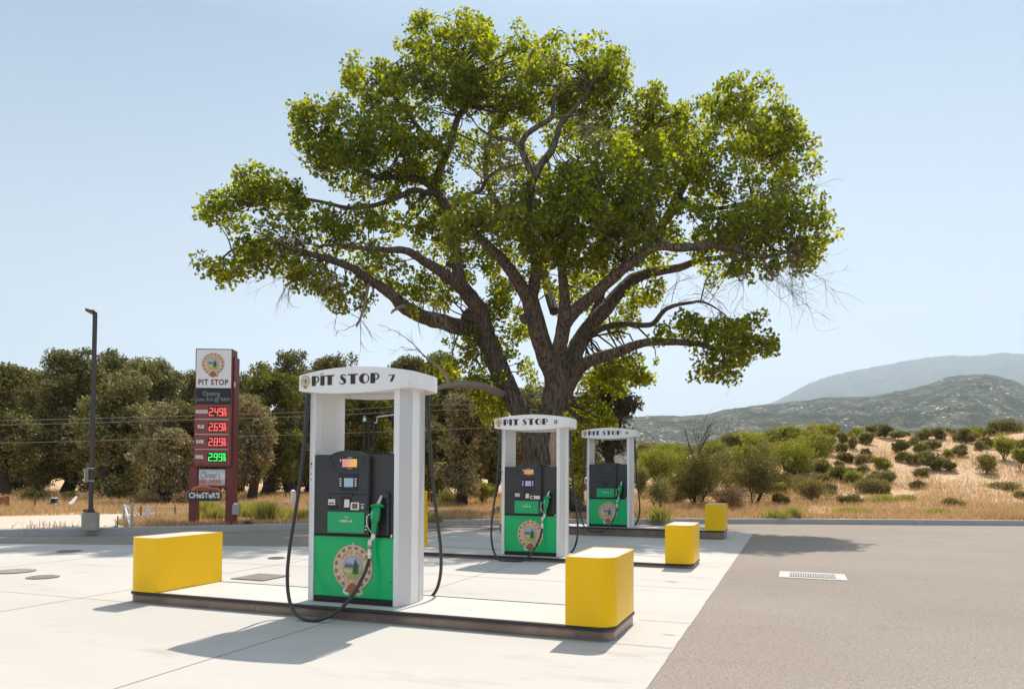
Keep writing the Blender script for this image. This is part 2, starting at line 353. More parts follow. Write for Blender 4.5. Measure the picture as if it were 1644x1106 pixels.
def mtmat(name, veg, bare, rock, sc, rk):
    m = bpy.data.materials.new(name); m.use_nodes = True; N, L = nodes(m); b = N['Principled BSDF']; b.inputs['Roughness'].default_value = .95; b.inputs['Specular IOR Level'].default_value = .1
    t = N.new('ShaderNodeTexCoord')
    def nz(s, d=5):
        n = N.new('ShaderNodeTexNoise'); n.inputs['Scale'].default_value = s; n.inputs['Detail'].default_value = d; n.inputs['Roughness'].default_value = .7; L.new(t.outputs['Object'], n.inputs[0]); return n.outputs[0]
    def rg(v, a, c):
        r = N.new('ShaderNodeMapRange'); r.inputs['From Min'].default_value = a; r.inputs['From Max'].default_value = c; L.new(v, r.inputs[0]); return r.outputs[0]
    def mx(f, a, c):
        x = N.new('ShaderNodeMixRGB'); L.new(f, x.inputs[0]); x.inputs[2].default_value = (*c, 1)
        if isinstance(a, tuple): x.inputs[1].default_value = (*a, 1)
        else: L.new(a, x.inputs[1])
        return x.outputs[0]
    c = mx(rg(nz(sc, 6), .45, .6), veg, bare); c = mx(rg(nz(sc*7, 3), .5, .6), c, tuple(k*.55 for k in veg))
    mu = N.new('ShaderNodeMath'); mu.operation = 'MULTIPLY'; L.new(rg(nz(sc*4.6, 2), .60, .64), mu.inputs[0]); L.new(rg(nz(sc*.5, 3), .47, .6), mu.inputs[1])
    mu2 = N.new('ShaderNodeMath'); mu2.operation = 'MULTIPLY'; mu2.inputs[1].default_value = rk; L.new(mu.outputs[0], mu2.inputs[0])
    c = mx(mu2.outputs[0], c, rock); L.new(c, b.inputs['Base Color']); 
    bp = N.new('ShaderNodeBump'); bp.inputs['Strength'].default_value = .8; bp.inputs['Distance'].default_value = 12; L.new(nz(sc*6, 4), bp.inputs['Height']); L.new(bp.outputs[0], b.inputs['Normal'])
    return m
NEAR = [(-900, 745), (0, 735), (500, 715), (800, 690), (900, 676), (1051, 664), (1125, 665), (1157, 656), (1227, 646.5), (1270, 643), (1341, 633.5), (1392, 635), (1420, 630), (1454, 621.5), (1478, 621), (1505, 607), (1541, 599), (1568, 597.5), (1603, 599.5), (1627, 608.5), (1644, 617), (1720, 640), (1800, 632), (1950, 600), (2300, 640), (2700, 680)]
FAR = [(900, 735), (1100, 690), (1251, 641), (1274, 627), (1313, 608), (1337, 601), (1376, 593), (1415, 586), (1450, 579), (1490, 573), (1521, 569), (1568, 571), (1607, 564.5), (1644, 567.5), (1750, 560), (1950, 590), (2300, 640), (2700, 700)]
M_near = mtmat('chaparral_hillside', (.050, .065, .034), (.20, .18, .11), (.72, .64, .55), .030, 1)
M_far = mtmat('far_mountain_scrub', (.07, .08, .055), (.13, .125, .09), (.4, .36, .32), .008, .35)
mountain('near_mountain', NEAR, 1500, 520, 2300, 1.0, M_near, 26, label='near chaparral mountain dotted with pale boulders')
mountain('far_mountain', FAR, 5200, 2600, 7000, 5.0, M_far, 60, rows=70, ncol=300, label='hazy blue far mountain range')
# ------------------------------------------------------------------ paints and metals
W_PAINT = mat('white_painted_metal', (.80, .785, .77), .32, spec=.5, var=.04, vscale=2, coat=.2)
G_SHADE_PRINT = mat('shade_and_print_grey', (.55, .55, .56), .34, spec=.5, var=.04, vscale=3)  # column shade put into colour; also the grey notice print
BLACK = mat('charcoal_plastic', (.033, .031, .032), .42, var=.12, vscale=3, bump=.06, bscale=250)
BLACK2 = mat('dark_bezel_plastic', (.026, .028, .034), .38)
BLACK3 = mat('deep_black_recess', (.008, .008, .009), .5)
GREEN = mat('green_fuel_panel', (.0, .47, .145), .22, spec=.35, var=.03, vscale=3)
GREENL = mat('green_grade_label', (.0, .38, .13), .4)
GREENN = mat('green_nozzle_vinyl', (.0, .30, .085), .35, spec=.5)
SILVER = mat('brushed_aluminium', (.62, .61, .60), .3, metal=.85)
RUBBER = mat('black_hose_rubber', (.035, .034, .034), .42, spec=.5)
YEL = mat('yellow_guard_paint', (.94, .545, .004), .36, spec=.25, var=.03, vscale=2.5)
STEEL = mat('bronze_steel_form', (.21, .165, .135), .30, metal=.55, var=.25, vscale=2.2, bump=.05, bscale=14)
STEELD = mat('dark_steel_lip', (.05, .042, .04), .38, metal=.5)
WHITE = mat('white_vinyl', (.80, .79, .77), .5)
INK = mat('dark_brown_lettering', (.030, .020, .018), .5)
E_PEACH = mat('emblem_buckskin', (.72, .50, .33), .45, var=.1, vscale=30)
E_BROWN = mat('emblem_brown', (.26, .155, .095), .5)
E_SKY = mat('emblem_sky', (.44, .47, .62), .5)
E_HILL = mat('emblem_meadow', (.36, .48, .14), .5, var=.2, vscale=40)
E_TREE = mat('emblem_pine', (.045, .10, .035), .5)
E_FAR = mat('emblem_far_trees', (.12, .13, .18), .5)
E_RUST = mat('emblem_rust', (.36, .12, .05), .5)
KEY = mat('light_key_plastic', (.66, .66, .68), .4)

def arcpts(cx, cy, r, a0, a1, n): return [(cx+r*math.cos(a0+(a1-a0)*i/n), cy+r*math.sin(a0+(a1-a0)*i/n)) for i in range(n+1)]
def ring(mb, cx, cz, r0, r1, y, mi, n=40):
    v = [];
    for i in range(n):
        a = 2*math.pi*i/n; v += [(cx+r0*math.cos(a), y(cx), cz+r0*math.sin(a)), (cx+r1*math.cos(a), y(cx), cz+r1*math.sin(a))]
    mb.add(v, [(2*i, 2*i+1, (2*i+3) % (2*n), (2*i+2) % (2*n)) for i in range(n)], mi)
def emblem(name, parent, cx, cz, Rr, yf, writing=True, loc=None, step=.0012):
    """round buckskin drum emblem with pine landscape, all facing -y"""
    mb = MB(); mats = [E_PEACH, E_BROWN, E_SKY, E_HILL, E_TREE, E_FAR, E_RUST, WHITE]
    def Y(k): return lambda X: yf(X)-step*k
    def poly(pts, k, mi):
        f = Y(k); mb.add([(cx+x*Rr, f(cx+x*Rr), cz+z*Rr) for x, z in pts], [tuple(range(len(pts)))], mi)
    circ = lambda r, n=44, ox=0, oz=0: [(ox+r*math.cos(2*math.pi*i/n), oz+r*math.sin(2*math.pi*i/n)) for i in range(n)]
    # shell and fur below
    for sx in (-1, 1):
        poly([(sx*.10, -.86), (sx*.42, -.80), (sx*.52, -1.08), (sx*.34, -1.20), (sx*.08, -1.15)], 0, 7 if sx < 0 else 0)
        poly([(sx*.20, -.88), (sx*.34, -.90), (sx*.40, -1.06), (sx*.22, -1.08)], 1, 1)
    poly(circ(1.0), 2, 1); poly(circ(.985), 3, 0)
    for i in range(16):
        a = 2*math.pi*(i+.5)/16
        for da, ln in ((-.062, .20), (.062, .20)):
            p = [(.91*math.cos(a+da-.075), .91*math.sin(a+da-.075)), (.91*math.cos(a+da+.065), .91*math.sin(a+da+.065)), ((.91-ln)*math.cos(a+da*.4), (.95-ln)*math.sin(a+da*.4))]
            poly(p, 4, 1)
    poly(circ(.27, 20, 0, -.93), 5, 6)
    poly(circ(.50), 5, 1); poly(circ(.475), 6, 2)
    hill = [(.475*math.cos(a), .475*math.sin(a)) for a in np.linspace(R(188), R(352), 20)]
    hill = hill+[(.30, .06), (.05, -.02), (-.2, .04), (-.44, .0)]
    poly(hill, 7, 3)
    for x, h, z in ((-.36, .22, .0), (-.29, .27, .0), (-.22, .2, .01), (-.14, .26, .0), (-.06, .22, .0), (.02, .2, .0), (.30, .2, .04)):
        poly([(x-.05, z), (x+.05, z), (x, z+h)], 8, 5)
    poly([(-.46, -.08), (-.1, -.11), (.0, -.2), (-.2, -.26), (-.44, -.16)], 8, 0)
    for k, (z, w) in enumerate(((-.26, .19), (-.14, .17), (-.03, .14), (.08, .11), (.18, .08))):
        poly([(.16-w, z), (.16+w, z), (.16, z+.22)], 9+k, 4)
    poly([(.14, -.36), (.18, -.36), (.18, -.24), (.14, -.24)], 9, 4)
    if writing:
        for s, a0, a1, r, up in (('SANTA ROSA', R(146), R(34), .585, 1), ('PIT STOP', R(222), R(318), .70, -1)):
            for i, ch in enumerate(s):
                if ch == ' ': continue
                a = a0+(a1-a0)*(i+.0)/(len(s)-1); v, f = text2d(ch, 0, .0); zs = [p[1] for p in v]; xs = [p[0] for p in v]; xm = (min(xs)+max(xs))/2; hh = .15
                rot = a-math.pi/2 if up > 0 else a+math.pi/2
                pts = []
                for p in v:
                    lx = (p[0]-xm)*hh/.73*.95; lz = (p[1])/.73*hh
                    pts.append((r*math.cos(a)+lx*math.cos(rot)-lz*math.sin(rot), r*math.sin(a)+lx*math.sin(rot)+lz*math.cos(rot)))
                f4 = Y(5); mb.add([(cx+x*Rr, f4(cx), cz+z*Rr) for x, z in pts], f, 6 if 0 else 1)
    mb.box(cx-.03*Rr, cx+.03*Rr, yf(cx)-.002, yf(cx)-.001, cz+1.0*Rr, cz+1.07*Rr, 7)
    return mb.build(name, mats, parent)

# art-deco letters with heavy left stems, in a unit-high box
def vstrip(pts, ws):
    L_, R_ = [], []
    for i, p in enumerate(pts):
        a = Vector(pts[max(i-1, 0)]); b = Vector(pts[min(i+1, len(pts)-1)]); t = (b-a).normalized(); n = Vector((-t.y, t.x))*ws[i]/2
        L_.append((p[0]+n.x, p[1]+n.y)); R_.append((p[0]-n.x, p[1]-n.y))
    return [[L_[i], L_[i+1], R_[i+1], R_[i]] for i in range(len(pts)-1)]
def eoff(cx, cz, rx, rz, a0, a1, w, n=14): # half ring between outer ellipse and thinner inner one
    out = []
    for i in range(n):
        q = []
        for a in (a0+(a1-a0)*i/n, a0+(a1-a0)*(i+1)/n): q.append(((cx+rx*math.cos(a), cz+rz*math.sin(a)), (cx+(rx-w)*math.cos(a), cz+(rz-.09)*math.sin(a))))
        out.append([q[0][0], q[1][0], q[1][1], q[0][1]])
    return out
def rect(a, b, c, d): return [(a, c), (b, c), (b, d), (a, d)]
def deco(ch):
    if ch == 'P': return [rect(0, .42, 0, 1)]+eoff(.42, .66, .37, .34, R(90), R(-90), .15), .80
    if ch == 'I': return [rect(0, .42, 0, 1)], .42
    if ch == 'i': return [rect(0, .42, 0, 1), [(-.08, 1.14), (-.06, 1.08), (.34, 1.22), (.32, 1.28)]], .36
    if ch == 'T': return [rect(0, .94, .88, 1), rect(.26, .70, 0, .9)], .94
    if ch == 'S':
        pts = [(.66, .80), (.60, .90), (.47, .955), (.32, .95), (.22, .87), (.20, .76), (.28, .64), (.40, .52), (.52, .38), (.56, .25), (.48, .12), (.34, .055), (.18, .07), (.08, .15), (.04, .26)]
        ws = [.04, .08, .09, .10, .16, .24, .30, .33, .30, .24, .16, .10, .09, .08, .04]
        return vstrip(pts, ws), .72
    if ch == 'O':
        out = []; n = 30
        for i in range(n):
            q = []
            for a in (2*math.pi*i/n, 2*math.pi*(i+1)/n): q.append(((.46+.46*math.cos(a), .5+.5*math.sin(a)), (.60+.21*math.cos(a), .5+.40*math.sin(a))))
            out.append([q[0][0], q[1][0], q[1][1], q[0][1]])
        return out, .92
    if ch == '7': return [rect(0, .68, .88, 1), [(.10, 0), (.40, 0), (.68, .88), (.40, .88)], rect(0, .07, .80, .88)], .68
    def blob(cx, cz, rx, rz):
        out = []; n = 20
        for i in range(n):
            q = []
            for a in (2*math.pi*i/n, 2*math.pi*(i+1)/n): q.append(((cx+rx*math.cos(a), cz+rz*math.sin(a)), (cx+rx*.42*math.cos(a), cz+(rz-.09)*math.sin(a))))
            out.append([q[0][0], q[1][0], q[1][1], q[0][1]])
        return out
    if ch == '8': return blob(.36, .76, .30, .24)+blob(.36, .27, .36, .28), .72
    if ch == '9': return blob(.34, .68, .34, .32)+vstrip([(.60, .66), (.60, .4), (.50, .18), (.34, .05), (.16, .06)], [.2, .2, .16, .1, .12]), .7
    return [], .26
def deco_text(mb, s, x0, x1, z0, z1, yf, mi):
    gap = .10; W = []; tot = 0
    for ch in s:
        g, w = deco(ch); W.append((g, w, tot)); tot += w+gap
    tot -= gap; sc = (x1-x0)/tot; h = z1-z0
    for g, w, o in W:
        for poly in g:
            pts = [(x0+(o+p[0])*sc, z0+p[1]*h) for p in poly]
            a = sum(pts[i][0]*pts[(i+1) % len(pts)][1]-pts[(i+1) % len(pts)][0]*pts[i][1] for i in range(len(pts)))
            if a < 0: pts.reverse()
            mb.add([(x, yf(x), z) for x, z in pts], [tuple(range(len(pts)))], mi)

# ------------------------------------------------------------------ fuel islands
IL, IW = 5.99, 1.083
ISL = [(0.0, .1377), (5.998, .082), (12.267, .226)]
def rrect(x0, x1, y0, y1, r, n=6):
    p = []
    for cx, cy, a in ((x1-r, y0+r, -90), (x1-r, y1-r, 0), (x0+r, y1-r, 90), (x0+r, y0+r, 180)): p += arcpts(cx, cy, r, R(a), R(a+90), n)
    return p
island_labels = ['low concrete fuel island nearest the camera, edged in bronze steel', 'middle fuel island carrying dispenser 8, edged in bronze steel', 'farthest fuel island carrying dispenser 9, dark steel edge in tree shade']
for (iy, ih), lb in zip(ISL, island_labels):
    t = thing('fuel_island', lb, 'fuel island', (0, iy, 0), 0, 'fuel islands in a row')
    top = MB(); top.prism(rrect(.02, IL-.02, .02, IW-.02, .12), 0, ih-.004); top.build('concrete_top', M_isl, t)
    sk = MB(); k = ih
    prof = [(-.004, 0), (0, .012), (0, k-.050), (.004, k-.046), (.004, k-.040), (-.016, k-.034), (-.020, k-.020), (-.014, k-.006), (-.002, k), (.022, k), (.026, k-.012)]
    rings = [rrect(d, IL-d, d, IW-d, .13-d, 7) for d, z in prof]; nn = len(rings[0])
    for j in range(len(prof)-1):
        sk.add([(x, y, prof[j][1]) for x, y in rings[j]]+[(x, y, prof[j+1][1]) for x, y in rings[j+1]], [(i, (i+1) % nn, nn+(i+1) % nn, nn+i) for i in range(nn)], 1 if j >= 4 else 0, False)
    for sx in (1.9, 4.1): sk.box(sx, sx+.003, -.0015, .003, .014, k-.05, 1)
    sk.build('steel_edging', [STEEL, STEELD], t)
def guard(iy, ih, right, lb):
    t = thing('crash_guard', lb, 'crash guard', (IL-.2275 if right else .2275, iy+IW/2, ih), 0 if right else math.pi, 'yellow crash guards at the island ends')
    w = IW/2+.012; r = .17; pts = [(-.2275, -w)]+arcpts(.2395-r, -w+r, r, R(-90), 0, 10)+arcpts(.2395-r, w-r, r, 0, R(90), 10)+[(-.2275, w)]
    b = MB(); n = len(pts); H = .65
    b.add([(x, y, .001) for x, y in pts]+[(x, y, H) for x, y in pts], [(i, i+1, n+i+1, n+i) for i in range(1, n-2)], 0, True)
    b.add([(x, y, .001) for x, y in pts]+[(x, y, H) for x, y in pts], [(n-1, 0, n, 2*n-1), (0, 1, n+1, n), (n-2, n-1, 2*n-1, 2*n-2)], 0, False)
    ins = [(x*.975-.002 if x > 0 else x+.007, y*.987) for x, y in pts]
    b.add([(x, y, H) for x, y in pts]+[(x, y, H) for x, y in ins], [(i, (i+1) % n, n+(i+1) % n, n+i) for i in range(n)], 0)
    b.add([(x, y, H) for x, y in ins]+[(x, y, H-.012) for x, y in ins], [((i+1) % n, i, n+i, n+(i+1) % n) for i in range(n)], 0)
    b.build('steel_shell', YEL, t)
    c = MB(); c.prism(ins, H-.1, H-.006); c.build('concrete_fill', M_isl, t)
G = [(0, 1, 'yellow guard with rounded corner at the near right end of the front island'), (0, 0, 'wide yellow guard at the left end of the front island'),
     (1, 1, 'yellow guard at the right end of the middle island, behind the front one'), (1, 0, 'yellow guard at the left end of the middle island, mostly hidden behind dispenser 7'),
     (2, 1, 'smallest yellow guard at the right end of the farthest island in tree shade'), (2, 0, 'yellow guard sliver seen just left of dispenser 8, on the farthest island')]
for k, r_, lb in G: guard(ISL[k][0], ISL[k][1], r_, lb)

# ------------------------------------------------------------------ dispensers
SCR_A = bpy.data.materials.new('advert_screen'); SCR_A.use_nodes = True
def screenmat(m, c1, c2, st, sc=9):
    N, L = nodes(m); b = N['Principled BSDF']; t = N.new('ShaderNodeTexCoord'); n = N.new('ShaderNodeTexNoise'); n.inputs['Scale'].default_value = sc
    r = N.new('ShaderNodeValToRGB'); r.color_ramp.elements[0].position = .42; r.color_ramp.elements[1].position = .6; r.color_ramp.elements[0].color = (*c1, 1); r.color_ramp.elements[1].color = (*c2, 1)
    L.new(t.outputs['Object'], n.inputs[0]); L.new(n.outputs[0], r.inputs[0]); L.new(r.outputs[0], b.inputs['Base Color']); L.new(r.outputs[0], b.inputs['Emission Color']); b.inputs['Emission Strength'].default_value = st; b.inputs['Roughness'].default_value = .15
screenmat(SCR_A, (.80, .28, .38), (.95, .50, .12), .12)
SCR_B = bpy.data.materials.new('advert_screen_orange'); SCR_B.use_nodes = True; screenmat(SCR_B, (.75, .30, .12), (.75, .38, .12), .1)
LCD_A = mat('grey_blue_lcd', (.22, .33, .38), .12, emit=(.22, .33, .38), estr=.25)
LCD_B = mat('violet_lcd', (.28, .22, .42), .12, emit=(.28, .22, .42), estr=.3)
YTXT = mat('yellow_print', (.75, .6, .05), .5)
PEARL = mat('pale_sticker', (.75, .68, .58), .5)
STK = mat('sticker_brown_print', (.10, .07, .05), .5)
RED = mat('red_print', (.55, .05, .05), .5)

FY = -.297
def face_parts(t, num, front):
    """bezel, displays, nozzle and hose of one side (always built facing -y; the back side is parented to a turned carrier mesh)"""
    s = t
    # bezel with an arched top, leaning forward a little at the bottom
    bz = MB(); x0, x1 = -.295, .235; y = FY-.055
    arch = [(x1, .765), (x1, 1.585)]+[(((x0+x1)/2)+(x1-x0)/2*math.cos(a), 1.585+.105*math.sin(a)) for a in np.linspace(0, math.pi, 17)][1:-1]+[(x0, 1.585), (x0, .765)]
    bz.xz([(x, z) for x, z in arch][::-1], y, FY+.01, 0)
    rim = [((x-(x0+x1)/2)*1.0+(x0+x1)/2, z) for x, z in arch]
    for i in range(1, len(rim)-2):
        (xa, za), (xb, zb) = rim[i], rim[i+1]; m = (x0+x1)/2
        bz.add([(xa, y-.012, za), (xb, y-.012, zb), (xb+(m-xb)*.05, y-.012, zb-.012), (xa+(m-xa)*.05, y-.012, za-.012), (xa, y, za), (xb, y, zb), (xb+(m-xb)*.05, y, zb-.012), (xa+(m-xa)*.05, y, za-.012)], [(0, 1, 2, 3), (4, 5, 1, 0), (2, 6, 7, 3)], 0)
    bz.box(-.285, .225, y-.010, y-.0001, 1.045-.0, 1.20, 1, .004)
    bz.box(-.285, .225, y-.006, y-.0001, 1.215, 1.455, 1, .004)
    bz.box(-.285, .225, y-.004, y-.0001, 1.475, 1.615, 1, .004)
    for k in range(7): bz.box(-.262, -.172, y-.0055, y-.0041, 1.50+k*.014, 1.506+k*.014, 2)
    for k in range(7): bz.box(.140, .205, y-.0055, y-.0041, 1.50+k*.014, 1.506+k*.014, 2)
    bo = bz.build('display_bezel', [BLACK, BLACK2, BLACK3], s)
    if num != 9:
        sc = MB(); sc.box(-.112, .092, y-.010, y-.0045, 1.497, 1.602, 1, .002); sc.box(-.104, .084, y-.012, y-.0102, 1.505, 1.594, 0); sc.box(-.135, -.122, y-.008, y-.0045, 1.565, 1.595, 2)
        sc.box(-.04, .02, y-.011, y-.0045, 1.606, 1.612, 2); sc.box(-.04, .02, y-.011, y-.0045, 1.486, 1.491, 2)
        sc.build('advert_screen', [SCR_A if num == 7 else SCR_B, BLACK3, KEY], s)
        dp = MB(); dp.box(-.148, .098, y-.012, y-.0065, 1.248, 1.432, 0, .004); dp.box(-.082, .050, y-.016, y-.0121, 1.280, 1.390, 2, .002); dp.box(-.074, .042, y-.018, y-.0161, 1.287, 1.383, 1)
        do = dp.build('payment_display', [BLACK3, LCD_A if num == 7 else LCD_B, KEY if 0 else BLACK2], s)
        for xx in (-.122, .072):
            kk = MB()
            for k in range(4): kk.box(xx-.012, xx+.012, y-.018, y-.0125, 1.292+k*.025, 1.308+k*.025, 0, .002)
            kk.build('soft_keys', KEY, do)
    else:
        dp = MB(); dp.box(-.148, .098, y-.010, y-.0065, 1.268, 1.432, 0, .004); dp.box(-.120, .070, y-.013, y-.0101, 1.29, 1.41, 1, .004); dp.build('blank_display', [BLACK3, BLACK2], s)
    if num != 9:
        cr = MB(); cr.box(-.280, -.155, y-.020, y-.0105, 1.050, 1.075, 1, .004); cr.box(-.275, -.185, y-.026, y-.0105, 1.085, 1.150, 0, .004); cr.box(-.262, -.20, y-.028, y-.0262, 1.10, 1.112, 1); cr.box(-.25, -.215, y-.029, y-.0262, 1.12, 1.14, 2); cr.box(-.270, -.245, y-.016, y-.0105, 1.155, 1.175, 1, .002)
        cr.build('card_reader', [KEY, BLACK3, SILVER], s)
    kp = MB(); kp.xz([(-.125, 1.195), (.020, 1.195), (.005, 1.055), (-.105, 1.055)][::-1], y-.0135, y-.0105, 0)
    kp.xz([(-.140, 1.205), (.035, 1.205), (.030, 1.185), (-.135, 1.185)][::-1], y-.032, y-.0105, 1)
    if num != 9:
        kp.add([(-.072, y-.018, 1.062), (-.004, y-.018, 1.062), (.006, y-.030, 1.150), (-.058, y-.030, 1.150)], [(0, 1, 2, 3)], 2)
        for a in range(3):
            for b_ in range(4):
                xx = -.060+a*.021+b_*.0035; zz = 1.070+b_*.021; yy = y-.0195-b_*.003; kp.box(xx-.008, xx+.008, yy-.002, yy, zz, zz+.014, 3)
    kp.build('keypad', [BLACK3, BLACK, SILVER, KEY], s)
    if num != 9:
        sk = MB(); sk.box(.008, .118, y-.013, y-.0105, 1.035, 1.118, 0, .001) if num == 7 else sk.box(.02, .21, y-.013, y-.0105, 1.05, 1.11, 0, .001)
        if num == 7:
            sk.box(.030, .096, y-.0145, y-.0131, 1.050, 1.103, 1); sk.box(.04, .06, y-.016, y-.0146, 1.06, 1.09, 2); sk.box(.07, .085, y-.016, y-.0146, 1.056, 1.075, 3)
            sk.box(.135, .185, y-.0125, y-.0105, 1.095, 1.102, 0); ring(sk, .158, 1.064, .010, .018, lambda X: y-.0125, 0, 14)
        else: sk.box(.04, .10, y-.0145, y-.0131, 1.06, 1.10, 1)
        sk.build('instruction_sticker', [PEARL, STK, E_RUST, GREENL], s)
    lb = MB(); lb.box(-.288, .185 if 1 else 0, y-.012, y-.0002, .782, 1.012, 0, .003)
    put_text(lb, 'DIESEL #2', -.125, .035, .898, .924, y-.0135, 1, 0, .02)
    if num != 9: put_text(lb, '• B20', -.085, -.018, .944, .964, y-.0135, 2, 0, .02)
    lb.build('grade_label', [GREENL, WHITE, YTXT], s)
    # holster pocket
    h = MB(); hx0, hx1 = .325, .465; yh = FY-.030
    h.xz([(hx0, 1.17), (hx0, 1.20), (hx0+.02, 1.225), (hx1-.015, 1.225), (hx1, 1.205), (hx1, 1.17)][::-1], yh, FY+.005, 0)
    h.box(hx1-.030, hx1, yh, FY+.005, .765, 1.17, 0, .006); h.box(hx0, hx1-.0302, FY-.004, FY-.0005, .765, 1.17, 1)
    h.box(hx0-.0, hx0+.012, yh+.018, FY+.005, .9, 1.17, 0)
    h.build('nozzle_holster', [BLACK2, BLACK3], s)
    # nozzle
    nz = MB(); yn = FY-.075
    sp = [(.375, yn+.050, 1.19), (.368, yn+.025, 1.15), (.358, yn, 1.10)]
    nz.tube(sp, [.016, .018, .021], 1, 12, 3)
    nz.lathe((.353, yn-.004, 1.082), (.16, -.30, -1), [(-.012, .03), (-.010, .066), (.0, .078), (.008, .074), (.016, .030)], 0, 24)
    nz.tube([(.352, yn-.005, 1.085), (.343, yn-.012, 1.04), (.335, yn-.016, .985), (.330, yn-.012, .945), (.322, yn-.006, .90), (.312, yn, .84), (.306, yn+.002, .785)], [.036, .050, .056, .052, .036, .032, .030], 0, 14, 4)
    nz.box(.312, .345, yn-.070, yn-.048, .955, 1.035, 3, .006)
    nz.tube([(.306, yn+.004, .79), (.302, yn+.006, .755), (.290, yn+.004, .725), (.268, yn, .705)], [.027, .028, .024, .022], 1, 12, 3)
    nz.tube([(.268, yn, .715), (.262, yn, .66)], [.026, .026], 1, 14); nz.tube([(.262, yn, .66), (.261, yn, .615)], [.025, .025], 2, 14)
    nz.tube([(.261, yn, .65), (.261, yn, .640)], [.0275, .0275], 1, 14); nz.tube([(.261, yn, .625), (.261, yn, .618)], [.0275, .0275], 1, 14)
    nz.tube([(.261, yn, .615), (.262, yn, .515)], [.024, .024], 1, 14); nz.tube([(.261, yn, .575), (.261, yn, .562)], [.027, .027], 4, 14)
    no = nz.build('nozzle', [GREENN, SILVER, BLACK3, mat('teal_nozzle_badge', (.05, .42, .36), .25), WHITE], s)
    lv = MB(); lv.tube([(.300, yn-.02, 1.00), (.262, yn-.04, .985), (.250, yn-.045, .93), (.258, yn-.04, .86), (.285, yn-.015, .80)], .0065, 0, 8, 4)
    for k in range(5): lv.box(.246-.004*k*(k > 2), .256, yn-.056, yn-.045, .965-k*.035, .977-k*.035, 0)
    lv.build('trigger_guard', SILVER, no)
    # hose
    ho = MB()
    pts = [(-.585, -.345, 2.345), (-.592, -.36, 2.0), (-.610, -.385, 1.6), (-.640, -.42, 1.2), (-.672, -.46, .85), (-.692, -.50, .55), (-.665, -.56, .28), (-.575, -.64, .06), (-.43, -.72, -.07), (-.25, -.765, -.112), (-.07, -.74, -.095), (.08, -.66, .0), (.18, -.56, .15), (.238, -.46, .33), (.258, -.40, .46), (.262, yn, .525)]
    gz = -ISL[{7: 0, 8: 1, 9: 2}[num]][1]+.022
    pts = [(x, yy, max(z, gz)) for x, yy, z in pts]
    ho.tube(pts, .0195, 0, 12, 6); ho.tube(pts[:3], [.0245, .0245, .0225], 0, 12, 4)
    ho.build('fuel_hose', RUBBER, s)
    # green lower door
    pn = MB(); pn.box(-.508, .508, FY+.010, FY+.05, .065, .735, 0, .004); pn.box(-.508, .508, FY+.006, FY+.04, .0, .062, 1, .004); pn.box(-.508, .508, FY-.004, FY+.03, .736, .7495, 1)
    pn.box(.47, .485, FY+.004, FY+.012, .25, .262, 1); pn.box(.478, .50, FY-.012, FY-.002, .742, .775, 2, .003)
    po = pn.build('lower_panel', [GREEN, BLACK3, KEY], s)
    emblem('panel_emblem', po, .0, .395, .255, lambda X: FY+.0085)

